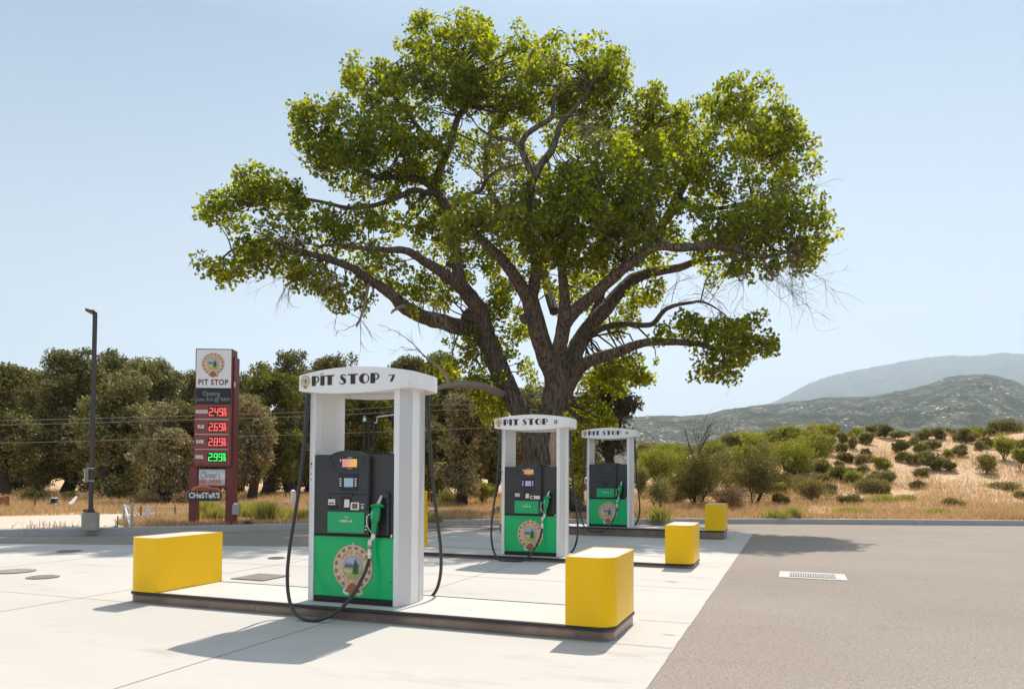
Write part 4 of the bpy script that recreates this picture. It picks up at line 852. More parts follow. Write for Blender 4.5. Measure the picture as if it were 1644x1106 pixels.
# ------------------------------------------------------------------ the cottonwood
TD = 27.0; TF = TD/FOC
tb = at(872, 826, TD); TB = np.array([tb[0], tb[1], .14])
def tp(px, py, dd=0.0):
    py = py+max(0, 200-py)*.055; px = px-max(0, px-1220)*.10
    """trunk-plane pixel plus an offset in metres away from the viewer -> local point of the tree"""
    r = ray(px, py); return CAM+r*(TD+dd)-TB
tree = thing('cottonwood_tree', 'huge spreading cottonwood with a furrowed forked trunk behind dispenser 8', 'tree', TB)
B = [  # (points (px, py, dd), radii in px)
 ([(872, 850, 0), (869, 800, 0), (868, 745, 0), (871, 700, 0), (884, 661, 0), (893, 625, 0), (896, 594, 0)], [54, 42, 34, 30, 21, 22, 24]),
 ([(864, 760, .2), (858, 710, .4), (840, 672, .8), (821, 632, 1), (803, 596, 1.3), (783, 549, 1.6), (765, 520, 1.8), (750, 505, 2)], [20, 20, 18, 18, 18, 19, 18, 16]),
 ([(768, 528, 1.8), (740, 526, 1.5), (712, 517, 1), (686, 511, .6), (661, 500, .2), (645, 490, 0), (633, 477, -.3), (612, 461, -.5), (592, 449, -.8), (568, 432, -1.2), (545, 422, -1.5), (523, 415, -1.8), (489, 405, -2), (460, 395, -2.2), (430, 385, -2.3), (400, 392, -2.4), (372, 402, -2.4), (352, 420, -2.4)], [15, 15, 14, 13, 12.5, 12, 10, 9, 8, 7, 6.5, 6, 5, 4.2, 3.4, 2.7, 2, 1.3]),
 ([(785, 552, 1.6), (772, 505, 1.2), (757, 480, .9), (743, 463, .5), (728, 450, .2), (712, 439, 0), (695, 428, -.3), (678, 418, -.5), (660, 406, -.8), (643, 401, -1), (622, 402, -1.2), (602, 399, -1.4), (575, 398, -1.6), (540, 393, -1.8), (508, 396, -2)], [16, 15, 14, 12.5, 11, 10, 9, 8, 7, 6, 5, 4.4, 3.6, 2.8, 1.6]),
 ([(748, 468, .5), (738, 448, .6), (734, 425, .7), (731, 400, .9), (722, 374, 1), (722, 350, 1.1), (716, 332, 1.2), (703, 310, 1.3), (696, 300, 1.4)], [11, 11, 10.5, 10.5, 10, 9.5, 9, 8, 8]),
 ([(698, 304, 1.4), (680, 292, 1), (660, 286, .7), (632, 285, .2), (604, 284, -.2), (580, 272, -.5), (556, 255, -.8), (530, 235, -1), (508, 215, -1.2)], [6.5, 6, 5.5, 5.5, 5, 4, 3.2, 2.4, 1.5]),
 ([(699, 304, 1.4), (704, 278, 1.5), (716, 250, 1.6), (725, 226, 1.7), (730, 205, 1.8), (736, 187, 1.9), (745, 168, 2), (748, 130, 2.2), (740, 95, 2.3), (725, 65, 2.4)], [8, 7.5, 7, 6.5, 6, 5.5, 4.5, 3.5, 2.6, 1.4]),
 ([(712, 250, 1.6), (690, 225, 1.2), (668, 200, .9), (645, 170, .6), (625, 140, .4), (600, 115, .3)], [5, 4.4, 3.8, 3, 2.2, 1.3]),
 ([(700, 310, 1.3), (680, 309, .8), (665, 305, .5), (645, 314, .2), (625, 322, 0), (600, 330, -.3), (560, 334, -.8), (520, 325, -1.2), (474, 318, -1.6), (430, 322, -2), (395, 330, -2.2)], [5, 5, 5, 5, 4.8, 4.2, 3.5, 3, 2.4, 1.8, 1.2]),
 ([(716, 338, 1.2), (730, 330, .6), (756, 312, .1), (772, 306, -.2), (780, 290, -.5), (795, 276, -.8), (815, 268, -1), (840, 262, -1.2)], [5, 4.8, 4.2, 3.8, 3.2, 2.6, 1.9, 1.1]),
 ([(893, 600, 0), (880, 580, -.3), (866, 540, -.6), (856, 500, -.9), (850, 480, -1)], [22, 18, 17, 16, 15]),
 ([(850, 484, -1), (838, 462, -1.4), (825, 442, -1.8), (812, 424, -2.2), (800, 410, -2.6), (784, 395, -3), (765, 375, -3.4), (750, 350, -3.7)], [13, 12, 11, 10, 9, 8, 6, 3]),
 ([(852, 484, -1), (859, 450, -1.3), (862, 420, -1.7), (852, 385, -2.2), (846, 350, -2.6), (850, 315, -3), (856, 285, -3.2)], [12, 11, 10, 9, 9, 8.5, 8]),
 ([(856, 287, -3.2), (846, 262, -3.3), (837, 236, -3.4), (846, 216, -3.5), (864, 203, -3.6), (885, 188, -3.7), (890, 160, -3.8), (900, 125, -3.9)], [7, 6, 5.5, 5, 5, 4.4, 3, 1.5]),
 ([(856, 288, -3.2), (870, 262, -3), (885, 243, -2.8), (894, 220, -2.6), (900, 200, -2.5), (918, 178, -2.3), (940, 150, -2), (955, 120, -1.8)], [8, 7, 6.5, 5.5, 5, 4, 2.8, 1.5]),
 ([(838, 240, -3.4), (822, 226, -3.3), (800, 222, -3.2), (782, 215, -3.1), (768, 205, -3)], [4, 3.6, 3.2, 2.6, 1.6]),
 ([(896, 600, 0), (896, 573, -.4), (901, 545, -.8), (906, 515, -1.1), (907, 480, -1.4), (903, 440, -1.7), (905, 400, -2), (915, 360, -2.4), (930, 325, -2.8)], [17, 14, 13, 13, 10, 8, 6.5, 5, 3]),
 ([(906, 522, -1.1), (922, 500, -1.4), (941, 484, -1.8), (958, 470, -2.2), (975, 454, -2.6), (1000, 432, -3), (1016, 420, -3.2), (1035, 406, -3.4), (1055, 395, -3.5), (1089, 398, -3.5), (1127, 395, -3.4), (1152, 394, -3.3), (1178, 398, -3.2), (1209, 411, -3), (1245, 410, -2.8), (1285, 400, -2.6)], [12, 12, 11.5, 11, 10.5, 9.5, 9, 8.2, 7.5, 7.5, 7, 6.5, 6, 4.8, 3.4, 1.8]),
 ([(902, 606, 0), (921, 568, .4), (935, 542, .8), (955, 515, 1.1), (972, 496, 1.3), (990, 474, 1.6), (1003, 460, 1.8), (1018, 447, 2), (1048, 437, 2.2), (1089, 430, 2.4), (1123, 418, 2.6), (1165, 412, 2.7), (1200, 400, 2.8)], [20, 16, 15, 14, 13, 12, 11, 10, 8.5, 7, 5.5, 4, 2]),
 ([(1020, 425, 0), (1040, 395, .2), (1060, 365, .4), (1076, 343, .5), (1086, 320, .6), (1096, 300, .7), (1112, 276, .8), (1124, 254, 1), (1140, 215, 1.1), (1160, 175, 1.2), (1178, 145, 1.2)], [8, 8, 8, 9, 9, 8, 6.5, 5, 4, 3, 1.6]),
 ([(1122, 254, 1), (1145, 243, .9), (1170, 240, .8), (1205, 247, .6), (1240, 250, .5), (1270, 240, .4)], [4.4, 4, 3.8, 3, 2.2, 1.3]),
 ([(1092, 318, .6), (1110, 330, .2), (1130, 334, 0), (1160, 334, -.3), (1195, 326, -.6), (1235, 320, -.9), (1270, 318, -1)], [4.5, 4.2, 4, 3.6, 3, 2.2, 1.3]),
 ([(1000, 430, -2.5), (1005, 390, -2.2), (1002, 340, -1.8), (1010, 290, -1.5), (1030, 250, -1.2), (1045, 210, -1), (1050, 180, -.9)], [6, 5.5, 5, 4.5, 3.8, 2.6, 1.4]),
 ([(938, 548, .8), (959, 531, .3), (980, 523, 0), (1003, 520, -.4), (1028, 522, -.7), (1048, 520, -1), (1060, 506, -1.2), (1070, 496, -1.3), (1089, 489, -1.5), (1110, 486, -1.7), (1125, 484, -1.8), (1145, 492, -2), (1165, 506, -2.2)], [7, 6, 5.8, 5.4, 5, 4.8, 4.4, 4, 3.4, 2.8, 2.2, 1.6, .9]),
 ([(896, 640, .2), (917, 608, 0), (931, 590, -.3), (946, 580, -.6), (965, 573, -.9), (985, 567, -1.2), (1007, 559, -1.5), (1028, 552, -1.8), (1048, 549, -2), (1089, 549, -2.3), (1123, 553, -2.5), (1150, 560, -2.6), (1175, 556, -2.7), (1205, 550, -2.8)], [19, 14, 12, 11, 10, 9.2, 9, 7.5, 7, 6, 4.8, 3.6, 2.4, 1.3]),
 ([(851, 498, -.9), (842, 515, -1.1), (838, 505, -1.2)], [9, 7, 5]),
 ([(890, 500, .5), (880, 470, 1.5), (870, 430, 2.5), (840, 380, 3.5), (800, 330, 4.2), (780, 280, 4.6), (790, 210, 4.8), (800, 150, 4.8)], [9, 8, 7.5, 7, 6, 5, 3.5, 1.8]),
 ([(935, 545, 1), (960, 490, 2), (970, 430, 3), (960, 370, 3.8), (950, 310, 4.2), (960, 240, 4.5), (970, 170, 4.6)], [9, 8, 7, 6, 5, 3.6, 1.8]),
]
tk = MB()
skel = []
for pts, rr in B:
    P = [tp(*q) for q in pts]; RR = [r * .9 * TF * (TD+q[2])/TD for r, q in zip(rr, pts)]
    tk.tube(P, RR, 0, 16 if rr[0] > 12 else 9, 4, rough=.07 if rr[0] > 9 else .05, rng=pyr)
    for i in range(len(P)-1):
        for k in range(3): t_ = k/3; skel.append((*(P[i]*(1-t_)+P[i+1]*t_), RR[i]*(1-t_)+RR[i+1]*t_))
for a in np.linspace(0, 2*math.pi, 9)[:-1]:     # root flare
    rr = 56*TF; tk.tube([(rr*1.5*math.cos(a), rr*1.5*math.sin(a), -.1), (rr*.95*math.cos(a), rr*.95*math.sin(a), .35), (rr*.6*math.cos(a), rr*.6*math.sin(a), 1.2)], [.30, .26, .14], 0, 8, 3)
skel = np.array(skel)
# crown masses: px, py, rx, ry, depth offset, depth radius(m), density
CR = [(350, 438, 34, 24, -2.4, .9, .9), (392, 418, 42, 28, -2.4, 1, .9), (348, 345, 28, 26, -2.2, .8, .9), (375, 330, 36, 30, -2, 1, .8), (412, 300, 38, 28, -1.8, 1, 1), (455, 325, 48, 38, -1.6, 1.2, 1), (432, 385, 48, 34, -2.2, 1.1, .8),
 (480, 430, 50, 34, -1.8, 1.3, .7), (520, 455, 44, 26, -1.5, 1.2, .8), (560, 478, 42, 24, -1, 1.2, .7), (510, 370, 56, 42, -1.2, 1.6, .8), (575, 370, 56, 46, -.2, 1.8, .8), (600, 430, 50, 36, .6, 1.6, .7), (655, 450, 48, 40, 1, 1.6, .6),
 (505, 205, 30, 28, -1.2, 1.2, 1), (515, 240, 38, 34, -1, 1.4, 1.1), (560, 215, 52, 42, -.8, 1.8, 1.2), (565, 275, 56, 32, -.6, 1.8, 1.2), (625, 255, 60, 46, 0, 2.2, 1.3), (690, 250, 56, 50, .6, 2.4, 1.1), (625, 190, 52, 44, .4, 2, 1.1),
 (575, 110, 28, 24, .3, 1, .8), (590, 140, 36, 30, .3, 1.2, .8), (630, 120, 36, 30, .6, 1.4, .8), (665, 145, 44, 42, 1, 1.6, .9), (660, 55, 24, 22, 1.6, 1, .8), (690, 75, 42, 40, 1.8, 1.6, 1.1), (745, 55, 52, 38, 2.2, 1.8, 1.2), (775, 45, 24, 24, 2.3, 1, 1), (765, 105, 60, 50, 2, 2.2, 1.2), (720, 150, 54, 44, 1.6, 2.2, 1.1), (790, 165, 58, 44, 2.6, 2.2, .8),
 (835, 90, 46, 40, 2.2, 1.8, 1), (880, 95, 36, 30, 1.6, 1.4, .9), (870, 135, 54, 42, .2, 2, .9), (925, 130, 50, 42, -.6, 2, 1), (965, 95, 42, 36, -.8, 1.6, 1.1), (985, 130, 36, 34, -.6, 1.4, 1), (955, 165, 54, 40, -.4, 2, .9), (900, 175, 46, 34, 1.2, 1.6, .7), (830, 150, 50, 36, 1.4, 1.8, .8),
 (1000, 215, 50, 40, .6, 1.8, .8), (1045, 180, 40, 32, -.6, 1.4, 1), (1060, 215, 52, 40, -.4, 1.8, 1), (1110, 215, 52, 40, .6, 1.8, 1), (1165, 160, 36, 32, 1.2, 1.4, 1.2), (1195, 185, 48, 40, 1, 1.8, 1.2), (1235, 215, 46, 36, .8, 1.6, 1.1), (1265, 215, 28, 26, .6, 1, 1), (1270, 250, 40, 30, .5, 1.4, .9), (1215, 245, 56, 36, .6, 2, .8),
 (1280, 300, 36, 36, -.6, 1.4, .6), (1240, 320, 52, 40, -.8, 1.8, .7), (1160, 290, 60, 44, -.4, 2.2, .7), (1090, 275, 56, 46, .4, 2.2, .7), (1040, 290, 52, 50, -1.6, 2, 1),
 (965, 290, 66, 46, -2.8, 2.2, 1.3), (905, 330, 56, 42, -3, 2, 1.2), (1015, 335, 56, 46, -2.6, 2, 1.2), (940, 375, 70, 42, -2.8, 2.2, 1.2), (1000, 395, 56, 36, -2.4, 1.8, 1), (870, 380, 52, 40, -2.6, 1.8, 1), (840, 330, 40, 34, -2.4, 1.6, .9), (890, 430, 50, 36, -1.8, 1.8, .8), (960, 430, 44, 30, -2, 1.6, .6),
 (1170, 375, 62, 38, -2.4, 2, 1.1), (1220, 365, 56, 36, -2.2, 1.8, 1.1), (1275, 360, 48, 34, -2, 1.6, 1), (1312, 385, 30, 30, -2, 1.1, .9), (1300, 412, 34, 24, -2, 1.1, .8), (1240, 410, 46, 24, -2, 1.4, .6), (1110, 350, 48, 36, -1.2, 1.8, .8), (1180, 430, 34, 24, -2.6, 1, .4), (1065, 395, 40, 34, 1, 1.6, .7), (1150, 440, 40, 20, 2, 1.2, .4),
 (780, 330, 52, 46, 3.8, 2, .8), (800, 270, 44, 40, 4.4, 1.8, .6), (760, 385, 46, 40, 2.8, 1.8, .8), (700, 350, 48, 46, 3, 1.8, .7), (690, 400, 44, 36, 2.8, 1.6, .7), (640, 345, 50, 36, 1.6, 1.8, .8), (800, 430, 40, 40, 2.6, 1.6, .7), (750, 440, 34, 30, 2.6, 1.4, .6), (820, 480, 36, 44, 2.4, 1.4, .7), (790, 500, 34, 34, 2.4, 1.4, .7), (700, 470, 40, 32, 2.4, 1.6, .7), (760, 240, 44, 40, 3.6, 1.8, .6), (860, 440, 32, 36, 3, 1.4, .5),
 (1040, 470, 26, 34, 2.4, 1.2, .9), (1010, 480, 34, 34, 2.4, 1.4, .7), (1000, 520, 30, 24, 2, 1.2, .6), (940, 460, 38, 30, 2.8, 1.4, .5),
 (1090, 525, 38, 17, -2.4, 1, .9), (1140, 530, 44, 22, -2.6, 1.2, 1.1), (1190, 540, 40, 32, -2.8, 1.2, 1), (1215, 555, 26, 32, -2.8, .9, .9), (1165, 575, 44, 26, -2.7, 1.2, .8), (1130, 592, 32, 18, -2.6, .9, .6), (1175, 598, 30, 12, -2.7, .8, .5), (1060, 540, 26, 10, -2.2, .8, .5),
 (725, 592, 36, 20, 1.6, 1.1, .7), (765, 575, 34, 34, 1.4, 1.3, .7), (745, 545, 30, 18, 1.6, 1, .5), (780, 625, 34, 40, 1.5, 1.3, .8), (815, 560, 24, 36, 1.8, 1.1, .6), (790, 665, 34, 30, 1.6, 1.1, .7), (850, 600, 20, 32, 2, 1, .5), (668, 505, 18, 16, 0, .6, .5),
 (960, 615, 40, 32, 2.2, 1.4, .9), (1000, 610, 40, 30, 2, 1.4, .9), (1030, 590, 34, 26, 1.8, 1.2, .8), (950, 655, 36, 32, 2.2, 1.3, 1), (935, 700, 28, 34, 2.2, 1.2, 1), (925, 740, 22, 30, 2.2, 1, .9), (965, 680, 26, 28, 2.3, 1, .9), (975, 585, 34, 20, 2.4, 1.2, .7), (905, 650, 20, 30, 2.6, 1, .6), (920, 775, 18, 20, 2.3, .8, .7),
 (755, 345, 40, 30, -4.2, 1.2, .9), (800, 362, 36, 26, -3.9, 1, .7), (720, 395, 30, 20, -2.5, 1, .5), (850, 205, 44, 34, 4, 1.8, .45), (830, 260, 42, 34, 4.4, 1.6, .5), (880, 250, 44, 36, 4, 1.8, .45), (925, 225, 40, 36, 3.4, 1.6, .6), (800, 215, 36, 30, 3.6, 1.4, .5), (870, 300, 40, 30, 3.6, 1.4, .5), (905, 480, 34, 30, 3.2, 1.4, .6), (960, 500, 30, 26, 3, 1.2, .5), (830, 400, 34, 34, 3.4, 1.4, .6), (840, 530, 26, 30, 2.8, 1.1, .5)]
g = np.random.default_rng(21); EL = []; K = []
for px, py, rx, ry, dd, dr, den in CR:
    c = tp(px, py, dd); EL.append((c, (rx*TF*.84, dr*1.25, ry*TF*.84))); K.append(max(3, int(den*rx*ry/54)))
rot = np.array([[_R[0], _R[1]], [-_R[1], _R[0]]])
def lobes_view(EL, K, per, g, rc, shell=.3, zs=.8):
    P, cts = [], []
    for (c, r), k in zip(EL, K):
        p_, q_ = lobes([((0, 0, 0), r)], [k], per, g, rc, shell, zs)
        for A, o in ((p_, P), (q_, cts)): B_ = A.copy(); B_[:, :2] = A[:, :2] @ rot; o.append(B_+np.array(c))
    return np.concatenate(P), np.concatenate(cts)
LP, CT = lobes_view(EL, K, 46, g, .36, .2)
leafmesh('crown', LP, .142, L_COT, tree, 4, up=.15, asp=.85); print('cottonwood leaves', len(LP))
# twigs reaching from the limbs to the clumps
for c in CT[::3]:
    d2 = ((skel[:, :3]-c)**2).sum(1)*(1+.0*skel[:, 3]); j = int(d2.argmin()); s0 = skel[j, :3]; L_ = math.sqrt(d2[j])
    if L_ > 4.2 or L_ < .15: continue
    mid = (s0+c)/2+g.normal(size=3)*.12*L_; r0 = min(.012+.012*L_, skel[j, 3]*.7+.004)
    tk.tube([s0, mid, c], [r0, r0*.7, .005], 0, 4, 3, cap=False)
# bark scar at breast height on the right of the stem
trunk = tk.build('trunk', BARK, tree)
# dead limbs and bare twigs
dw = MB()
def twig(p, d, L_, r, lev, spread=.5, grav=0.0):
    P = [np.array(p)]; dv = np.array(d)/np.linalg.norm(d)
    for k in range(4):
        dv = dv+g.normal(size=3)*.22+np.array([0, 0, grav]); dv /= np.linalg.norm(dv); P.append(P[-1]+dv*L_/4)
    dw.tube(P, np.linspace(r, r*.3, 5), 0, 4, 2, cap=False)
    if lev:
        for k in range(3+(lev > 1)*2):
            i = g.integers(1, 5); nd = dv+g.normal(size=3)*spread; twig(P[i], nd, L_*g.uniform(.4, .7), r*.5, lev-1, spread, grav)
dw.tube([tp(806, 632, .8), tp(790, 626, .3), tp(770, 620, -.2), tp(745, 617, -.6), tp(718, 619, -1), tp(700, 624, -1.2), tp(690, 630, -1.3)], np.array([7, 7, 6.5, 6, 4.5, 3, 1.5])*TF, 0, 10, 4, rough=.08, rng=pyr)
dw.tube([tp(720, 619, -1), tp(718, 604, -.9), tp(705, 590, -.8), tp(690, 578, -.8), tp(678, 570, -.8)], np.array([3.6, 3, 2.2, 1.5, .9])*TF, 0, 8, 3)
twig(tp(690, 578, -.8), tp(660, 540, -.8)-tp(690, 578, -.8), 1.6, .03, 2)
for q in ((735, 618), (760, 619)): twig(tp(*q, -.5), (0, 0, -1), 1.1, .025, 1, .4, -.1)
dw.tube([tp(592, 452, -.8), tp(587, 480, -.9), tp(581, 505, -1), tp(572, 525, -1)], np.array([3, 2.6, 2, 1.4])*TF, 0, 7, 3)
for a in ((555, 535), (600, 540), (566, 550), (540, 505)): twig(tp(578, 512, -1), tp(*a, -1)-tp(578, 512, -1), 1.0, .018, 1)
dw.tube([tp(660, 498, 0), tp(648, 492, -.3), tp(634, 497, -.5), tp(628, 503, -.6)], np.array([4, 3.4, 2.4, 1.2])*TF, 0, 7, 3)
for s_, e_, n_, l_ in (((1245, 412), (1290, 480), 10, 2.0), ((1215, 412), (1250, 470), 8, 1.8), ((1275, 400), (1300, 455), 6, 1.3), ((1125, 484), (1175, 470), 7, 1.4), ((1080, 492), (1120, 450), 6, 1.3), ((1150, 495), (1160, 520), 4, .9), ((1290, 350), (1325, 335), 5, .8), ((1285, 310), (1310, 300), 3, .6), ((800, 330), (880, 350), 12, 1.8), ((840, 330), (780, 380), 8, 1.6), ((850, 270), (800, 250), 8, 1.5), ((930, 220), (990, 200), 10, 1.6), ((510, 396), (430, 380), 9, 1.8), ((480, 395), (420, 420), 7, 1.5), ((505, 255), (472, 262), 2, .7), ((560, 460), (520, 500), 5, 1.1), ((470, 430), (440, 470), 5, 1.0), ((690, 475), (700, 530), 5, 1.2), ((905, 380), (850, 372), 6, 1.4), ((1200, 330), (1280, 330), 8, 1.6), ((1150, 600), (1150, 625), 4, .6), ((1160, 335), (1230, 325), 8, 1.4), ((900, 120), (885, 95), 3, .9)):
    v0 = tp(*s_, -2.6 if 780 < s_[0] < 960 else -2.0)
    for k in range(n_): twig(v0+g.normal(size=3)*.25, tp(*e_, -2.2)-v0+g.normal(size=3)*.45, l_*g.uniform(.6, 1.1), .016, 2 if k % 2 else 1, .5, -.03)
dw.build('dead_branches', DEADW, tree)
sc_ = MB()   # bare wood scar with knots on the trunk
for k, (x, y, rx, ry) in enumerate(((889, 725, 9, 34),)):
    c = tp(x, y, -36*TF*.82); ax = np.array([_R[0], _R[1], 0]); v = []
    for rr_, off in ((1.0, .10), (.72, .03), (.3, .0)):
        for i in range(16): a = 2*math.pi*i/16; v.append(c+ax*rx*TF*rr_*math.cos(a)*(1+.15*math.sin(3*a))+np.array([0, 0, 1])*ry*TF*rr_*math.sin(a)+np.array([_F[0], _F[1], 0])*off)
    sc_.add(v, [(j*16+i, j*16+(i+1) % 16, (j+1)*16+(i+1) % 16, (j+1)*16+i) for j in range(2) for i in range(16)]+[tuple(range(32, 48))], 0, True)
sc_.build('bare_wood_scar', mat('bare_wood', (.42, .30, .20), .8, var=.4, vscale=4, bump=.6, bscale=8, stretch=(2, 2, .5)), tree)

# ------------------------------------------------------------------ the oak grove beyond the road
def oak(name, px, hw, ytop, ybot, depth, leaf, lb, seed, trunks=1, dens=1.0, cat='oak tree', group='oaks in the grove beyond the road', lean=0, shape=1.0, lsz=.165, base=None):
    g = np.random.default_rng(seed); f = depth/FOC
    b0 = at(px, 800, depth); b = np.array([b0[0], b0[1], float(hgt(b0[0], b0[1]))]) if base is None else base
    t = thing(name, lb, cat, b, 0, group)
    ztop = at(px, ytop-14, depth)[2]-b[2]; zbot = at(px, ybot, depth)[2]-b[2]; H = ztop-zbot; w = hw*f
    EL, K = [], []
    n = int(20+H*w*1.2)
    for k in range(n):
        z = g.uniform(.12, .90); q = math.sin(math.pi*min(1, (z*.80+.16)))**.6*shape; a = g.uniform(0, 2*math.pi); rr = g.uniform(.05, .80)*w*q
        r = g.uniform(.15, .38)*min(w, H*.75); EL.append(((rr*math.cos(a), rr*math.sin(a), zbot+z*H), (r*1.1, r*1.1, min(r*.85, H*(1-z)+.1*H)))); K.append(int(r*r*34*dens)+6)
    P, ct = lobes(EL, K, 44, g, .38, .5)
    P = P[P[:, 2] > max(.1, zbot-.3)]
    m = MB()
    for k in range(trunks):
        a = g.uniform(0, 6.28); o = np.array([math.cos(a), math.sin(a), 0])*w*.2*(k > 0); top = np.array([g.uniform(-.3, .3)*w+lean*w, g.uniform(-.2, .2)*w, zbot+H*.45])
        r0 = .035*H*g.uniform(.8, 1.2)+.08; mid = o+(top-o)*.5+g.normal(size=3)*.15*w*np.array([1, 1, .2])
        m.tube([o-np.array([0, 0, .15]), o+np.array([0, 0, .3]), mid, top], [r0*1.35, r0, r0*.75, r0*.4], 0, 9, 4, rough=.06, rng=pyr)
        for e, _r in [EL[i] for i in g.choice(len(EL), min(6, len(EL)), replace=False)]: m.tube([mid, (mid+np.array(e))/2+g.normal(size=3)*.2, np.array(e)], [r0*.5, r0*.3, .02], 0, 6, 3, cap=False)
    m.build('trunk', OAKBARK, t); leafmesh('crown', P, lsz, leaf, t, seed, up=.3)
    return t
OAKS = [  # px, half width, top, crown bottom, depth, leaf, trunks, dens, label
 (-95, 80, 600, 800, 44, L_OAKD, 2, 1, 'dark oak standing mostly outside the left edge of the view'),
 (8, 46, 588, 782, 38, L_OAKD, 1, 1, 'dark oak at the far left edge in front of the small house'),
 (60, 60, 600, 770, 46, L_OAK, 1, 1, 'olive oak between the far left oak and the lamp post'),
 (108, 70, 566, 800, 42, L_OAKD, 1, 1.1, 'round dark green oak just left of the lamp post'),
 (176, 40, 560, 740, 48, L_OAKD, 1, .8, 'slender tall oak top rising just right of the lamp post'),
 (190, 66, 600, 812, 37, L_OAK, 2, 1.1, 'broad olive oak directly behind the pole of the lamp post'),
 (245, 62, 576, 800, 46, L_OAK, 2, 1, 'tall loose crowned oak between the lamp post and the price sign'),
 (268, 50, 655, 815, 33, L_OAKT, 2, 1.1, 'pale tan green low oak in front, left of the price sign'),
 (300, 50, 590, 790, 50, L_OAKD, 1, .9, 'dark oak whose top shows just left of the price sign'),
 (372, 56, 600, 800, 48, L_OAKD, 2, 1, 'dark oak partly hidden behind the price sign'),
 (405, 48, 640, 790, 36, L_OAKT, 1, .9, 'low tan leaved oak just right of the price sign'),
 (432, 56, 585, 790, 41, L_OAKG, 2, 1, 'yellow green oak between the price sign and dispenser 7'),
 (466, 46, 564, 780, 50, L_OAKD, 1, .9, 'dark spiky topped oak above the left end of the dispenser 7 canopy'),
 (525, 60, 572, 795, 46, L_OAKD, 2, 1, 'dark oak straight behind the PIT STOP 7 lettering'),
 (580, 60, 600, 790, 38, L_OAKG, 2, 1, 'green oak seen through the opening of dispenser 7'),
 (645, 60, 575, 785, 45, L_OAKD, 2, 1, 'dark oak behind the right column of dispenser 7'),
 (705, 50, 570, 770, 50, L_OAK, 1, .9, 'olive oak top above the pale horizontal dead limb'),
 (742, 50, 640, 800, 34, L_OAKT, 2, 1.1, 'tan grey oak in front between dispensers 7 and 8'),
 (700, 36, 690, 805, 38, L_OAKD, 1, .8, 'small dark oak with leaning trunk right of the yellow pipe bollard'),
 (790, 48, 620, 790, 46, L_OAKD, 2, .9, 'dark oak behind the left stem of the cottonwood'),
 (850, 60, 620, 800, 50, L_OAK, 1, .8, 'oak hidden behind the cottonwood trunk and dispenser 8')]
for i, (px, hw, yt, yb_, dp, lf, tr, dn, lb) in enumerate(OAKS): oak('oak_tree', px, hw, yt, yb_, dp, lf, lb, 100+i, tr, dn, lean=.1 if i % 2 else -.1)
BACK = [(30, 60, 604, 'rounded oak crown in the back row left of the lamp post'), (150, 70, 590, 'back row oak crown directly behind the lamp post'), (225, 60, 588, 'back row oak crown between lamp post and price sign'), (330, 66, 592, 'back row oak crown behind the price sign top'), (500, 70, 592, 'back row oak crown behind the left end of the dispenser 7 canopy'), (610, 70, 592, 'back row oak crown behind the right end of the dispenser 7 canopy'), (680, 60, 590, 'back row oak crown above the bare hanging twigs'), (760, 60, 600, 'back row oak crown seen under the left cottonwood stem')]
for i, (px, hw, yt, lb) in enumerate(BACK): oak('oak_tree', px, hw, yt, 800, 56, (L_OAK, L_OAKD, L_OAK)[i % 3], lb, 180+i, 1, .8, lsz=.21)
oak('oak_tree', 985, 58, 585, 742, 33, L_PURP, 'airy purplish dark oak right of the cottonwood, above dispenser 9', 140, 1, .42, lean=-.3, lsz=.15)
oak('oak_tree', 930, 40, 640, 790, 36, L_OAKD, 'dark oak behind the bright leaves left of dispenser 9', 141, 1, .6)

# ------------------------------------------------------------------ shrubs
def shrub(name, px, pyb, hw, ht, leaf, lb, seed, cat='shrub', group=None, stem=False, dens=1.0, flatb=True, lsz=None, depth=None):
    g = np.random.default_rng(seed)
    if depth is None: p_, d = ground_hit(px, pyb)
    else: p_ = at(px, pyb, depth); d = depth
    f = d/FOC; b = np.array([p_[0], p_[1], float(hgt(p_[0], p_[1]))-.03]); t = thing(name, lb, cat, b, 0, group)
    W, H = hw*f, ht*f; EL, K = [], []; n = 9 if W < 1.2 else 16
    for k in range(n):
        a = g.uniform(0, 6.28); rr = W*g.uniform(.05, .62); z = g.uniform(.28, .72)*H; r = g.uniform(.32, .5)*W
        if stem: z = g.uniform(.42, .82)*H
        EL.append(((rr*math.cos(a), rr*math.sin(a), z), (r, r, min(r*.8, H*.34)))); K.append(int(15*dens*max(.6, r*r*2.2))+5)
    rc = .16*min(W, 1.4)+.05; ls = lsz or max(.05, 2.5*f)
    P, ct = lobes(EL, K, 36, g, rc, .35); P = P*(1+.07*g.normal(size=(len(P), 1))); P = P[P[:, 2] > .02]
    m = MB(); n2 = 5
    for k in range(n2):
        e = np.array(EL[k][0]); 
        if stem: m.tube([(0, 0, -.1), (.05*W, 0, H*.25), e*.7+np.array([0, 0, H*.1]), e], [.05*H, .045*H, .025*H, .01], 0, 6, 3)
        else: m.tube([(0, 0, -.05), e*np.array([.6, .6, .5]), e], [.03*W, .02*W, .006], 0, 5, 2)
    m.build('stems', OAKBARK, t); leafmesh('foliage', P, ls, leaf, t, seed, up=.3)
    return t, H, W
A, O_, D_, T_ = L_SHRG, L_SHRO, L_SHRD, L_SHRT
t, H, W = shrub('young_oak', 1118, 817, 58, 118, L_SHRD, 'dark young oak with a dead leader sticking out of its top, left of two', 300, 'tree', None, False, 2.2)
dw = MB()
twig(np.array([0, 0, H*.2]), (0, 0, 1), H*.95, .07, 0)
for k in range(7): twig(np.array([.1, 0, H*.75]), (g.uniform(.0, .8), 0, 1), H*.36, .022, 2, .5)
dw.build('dead_leader', mat('dark_dead_wood', (.10, .075, .06), .9), t)
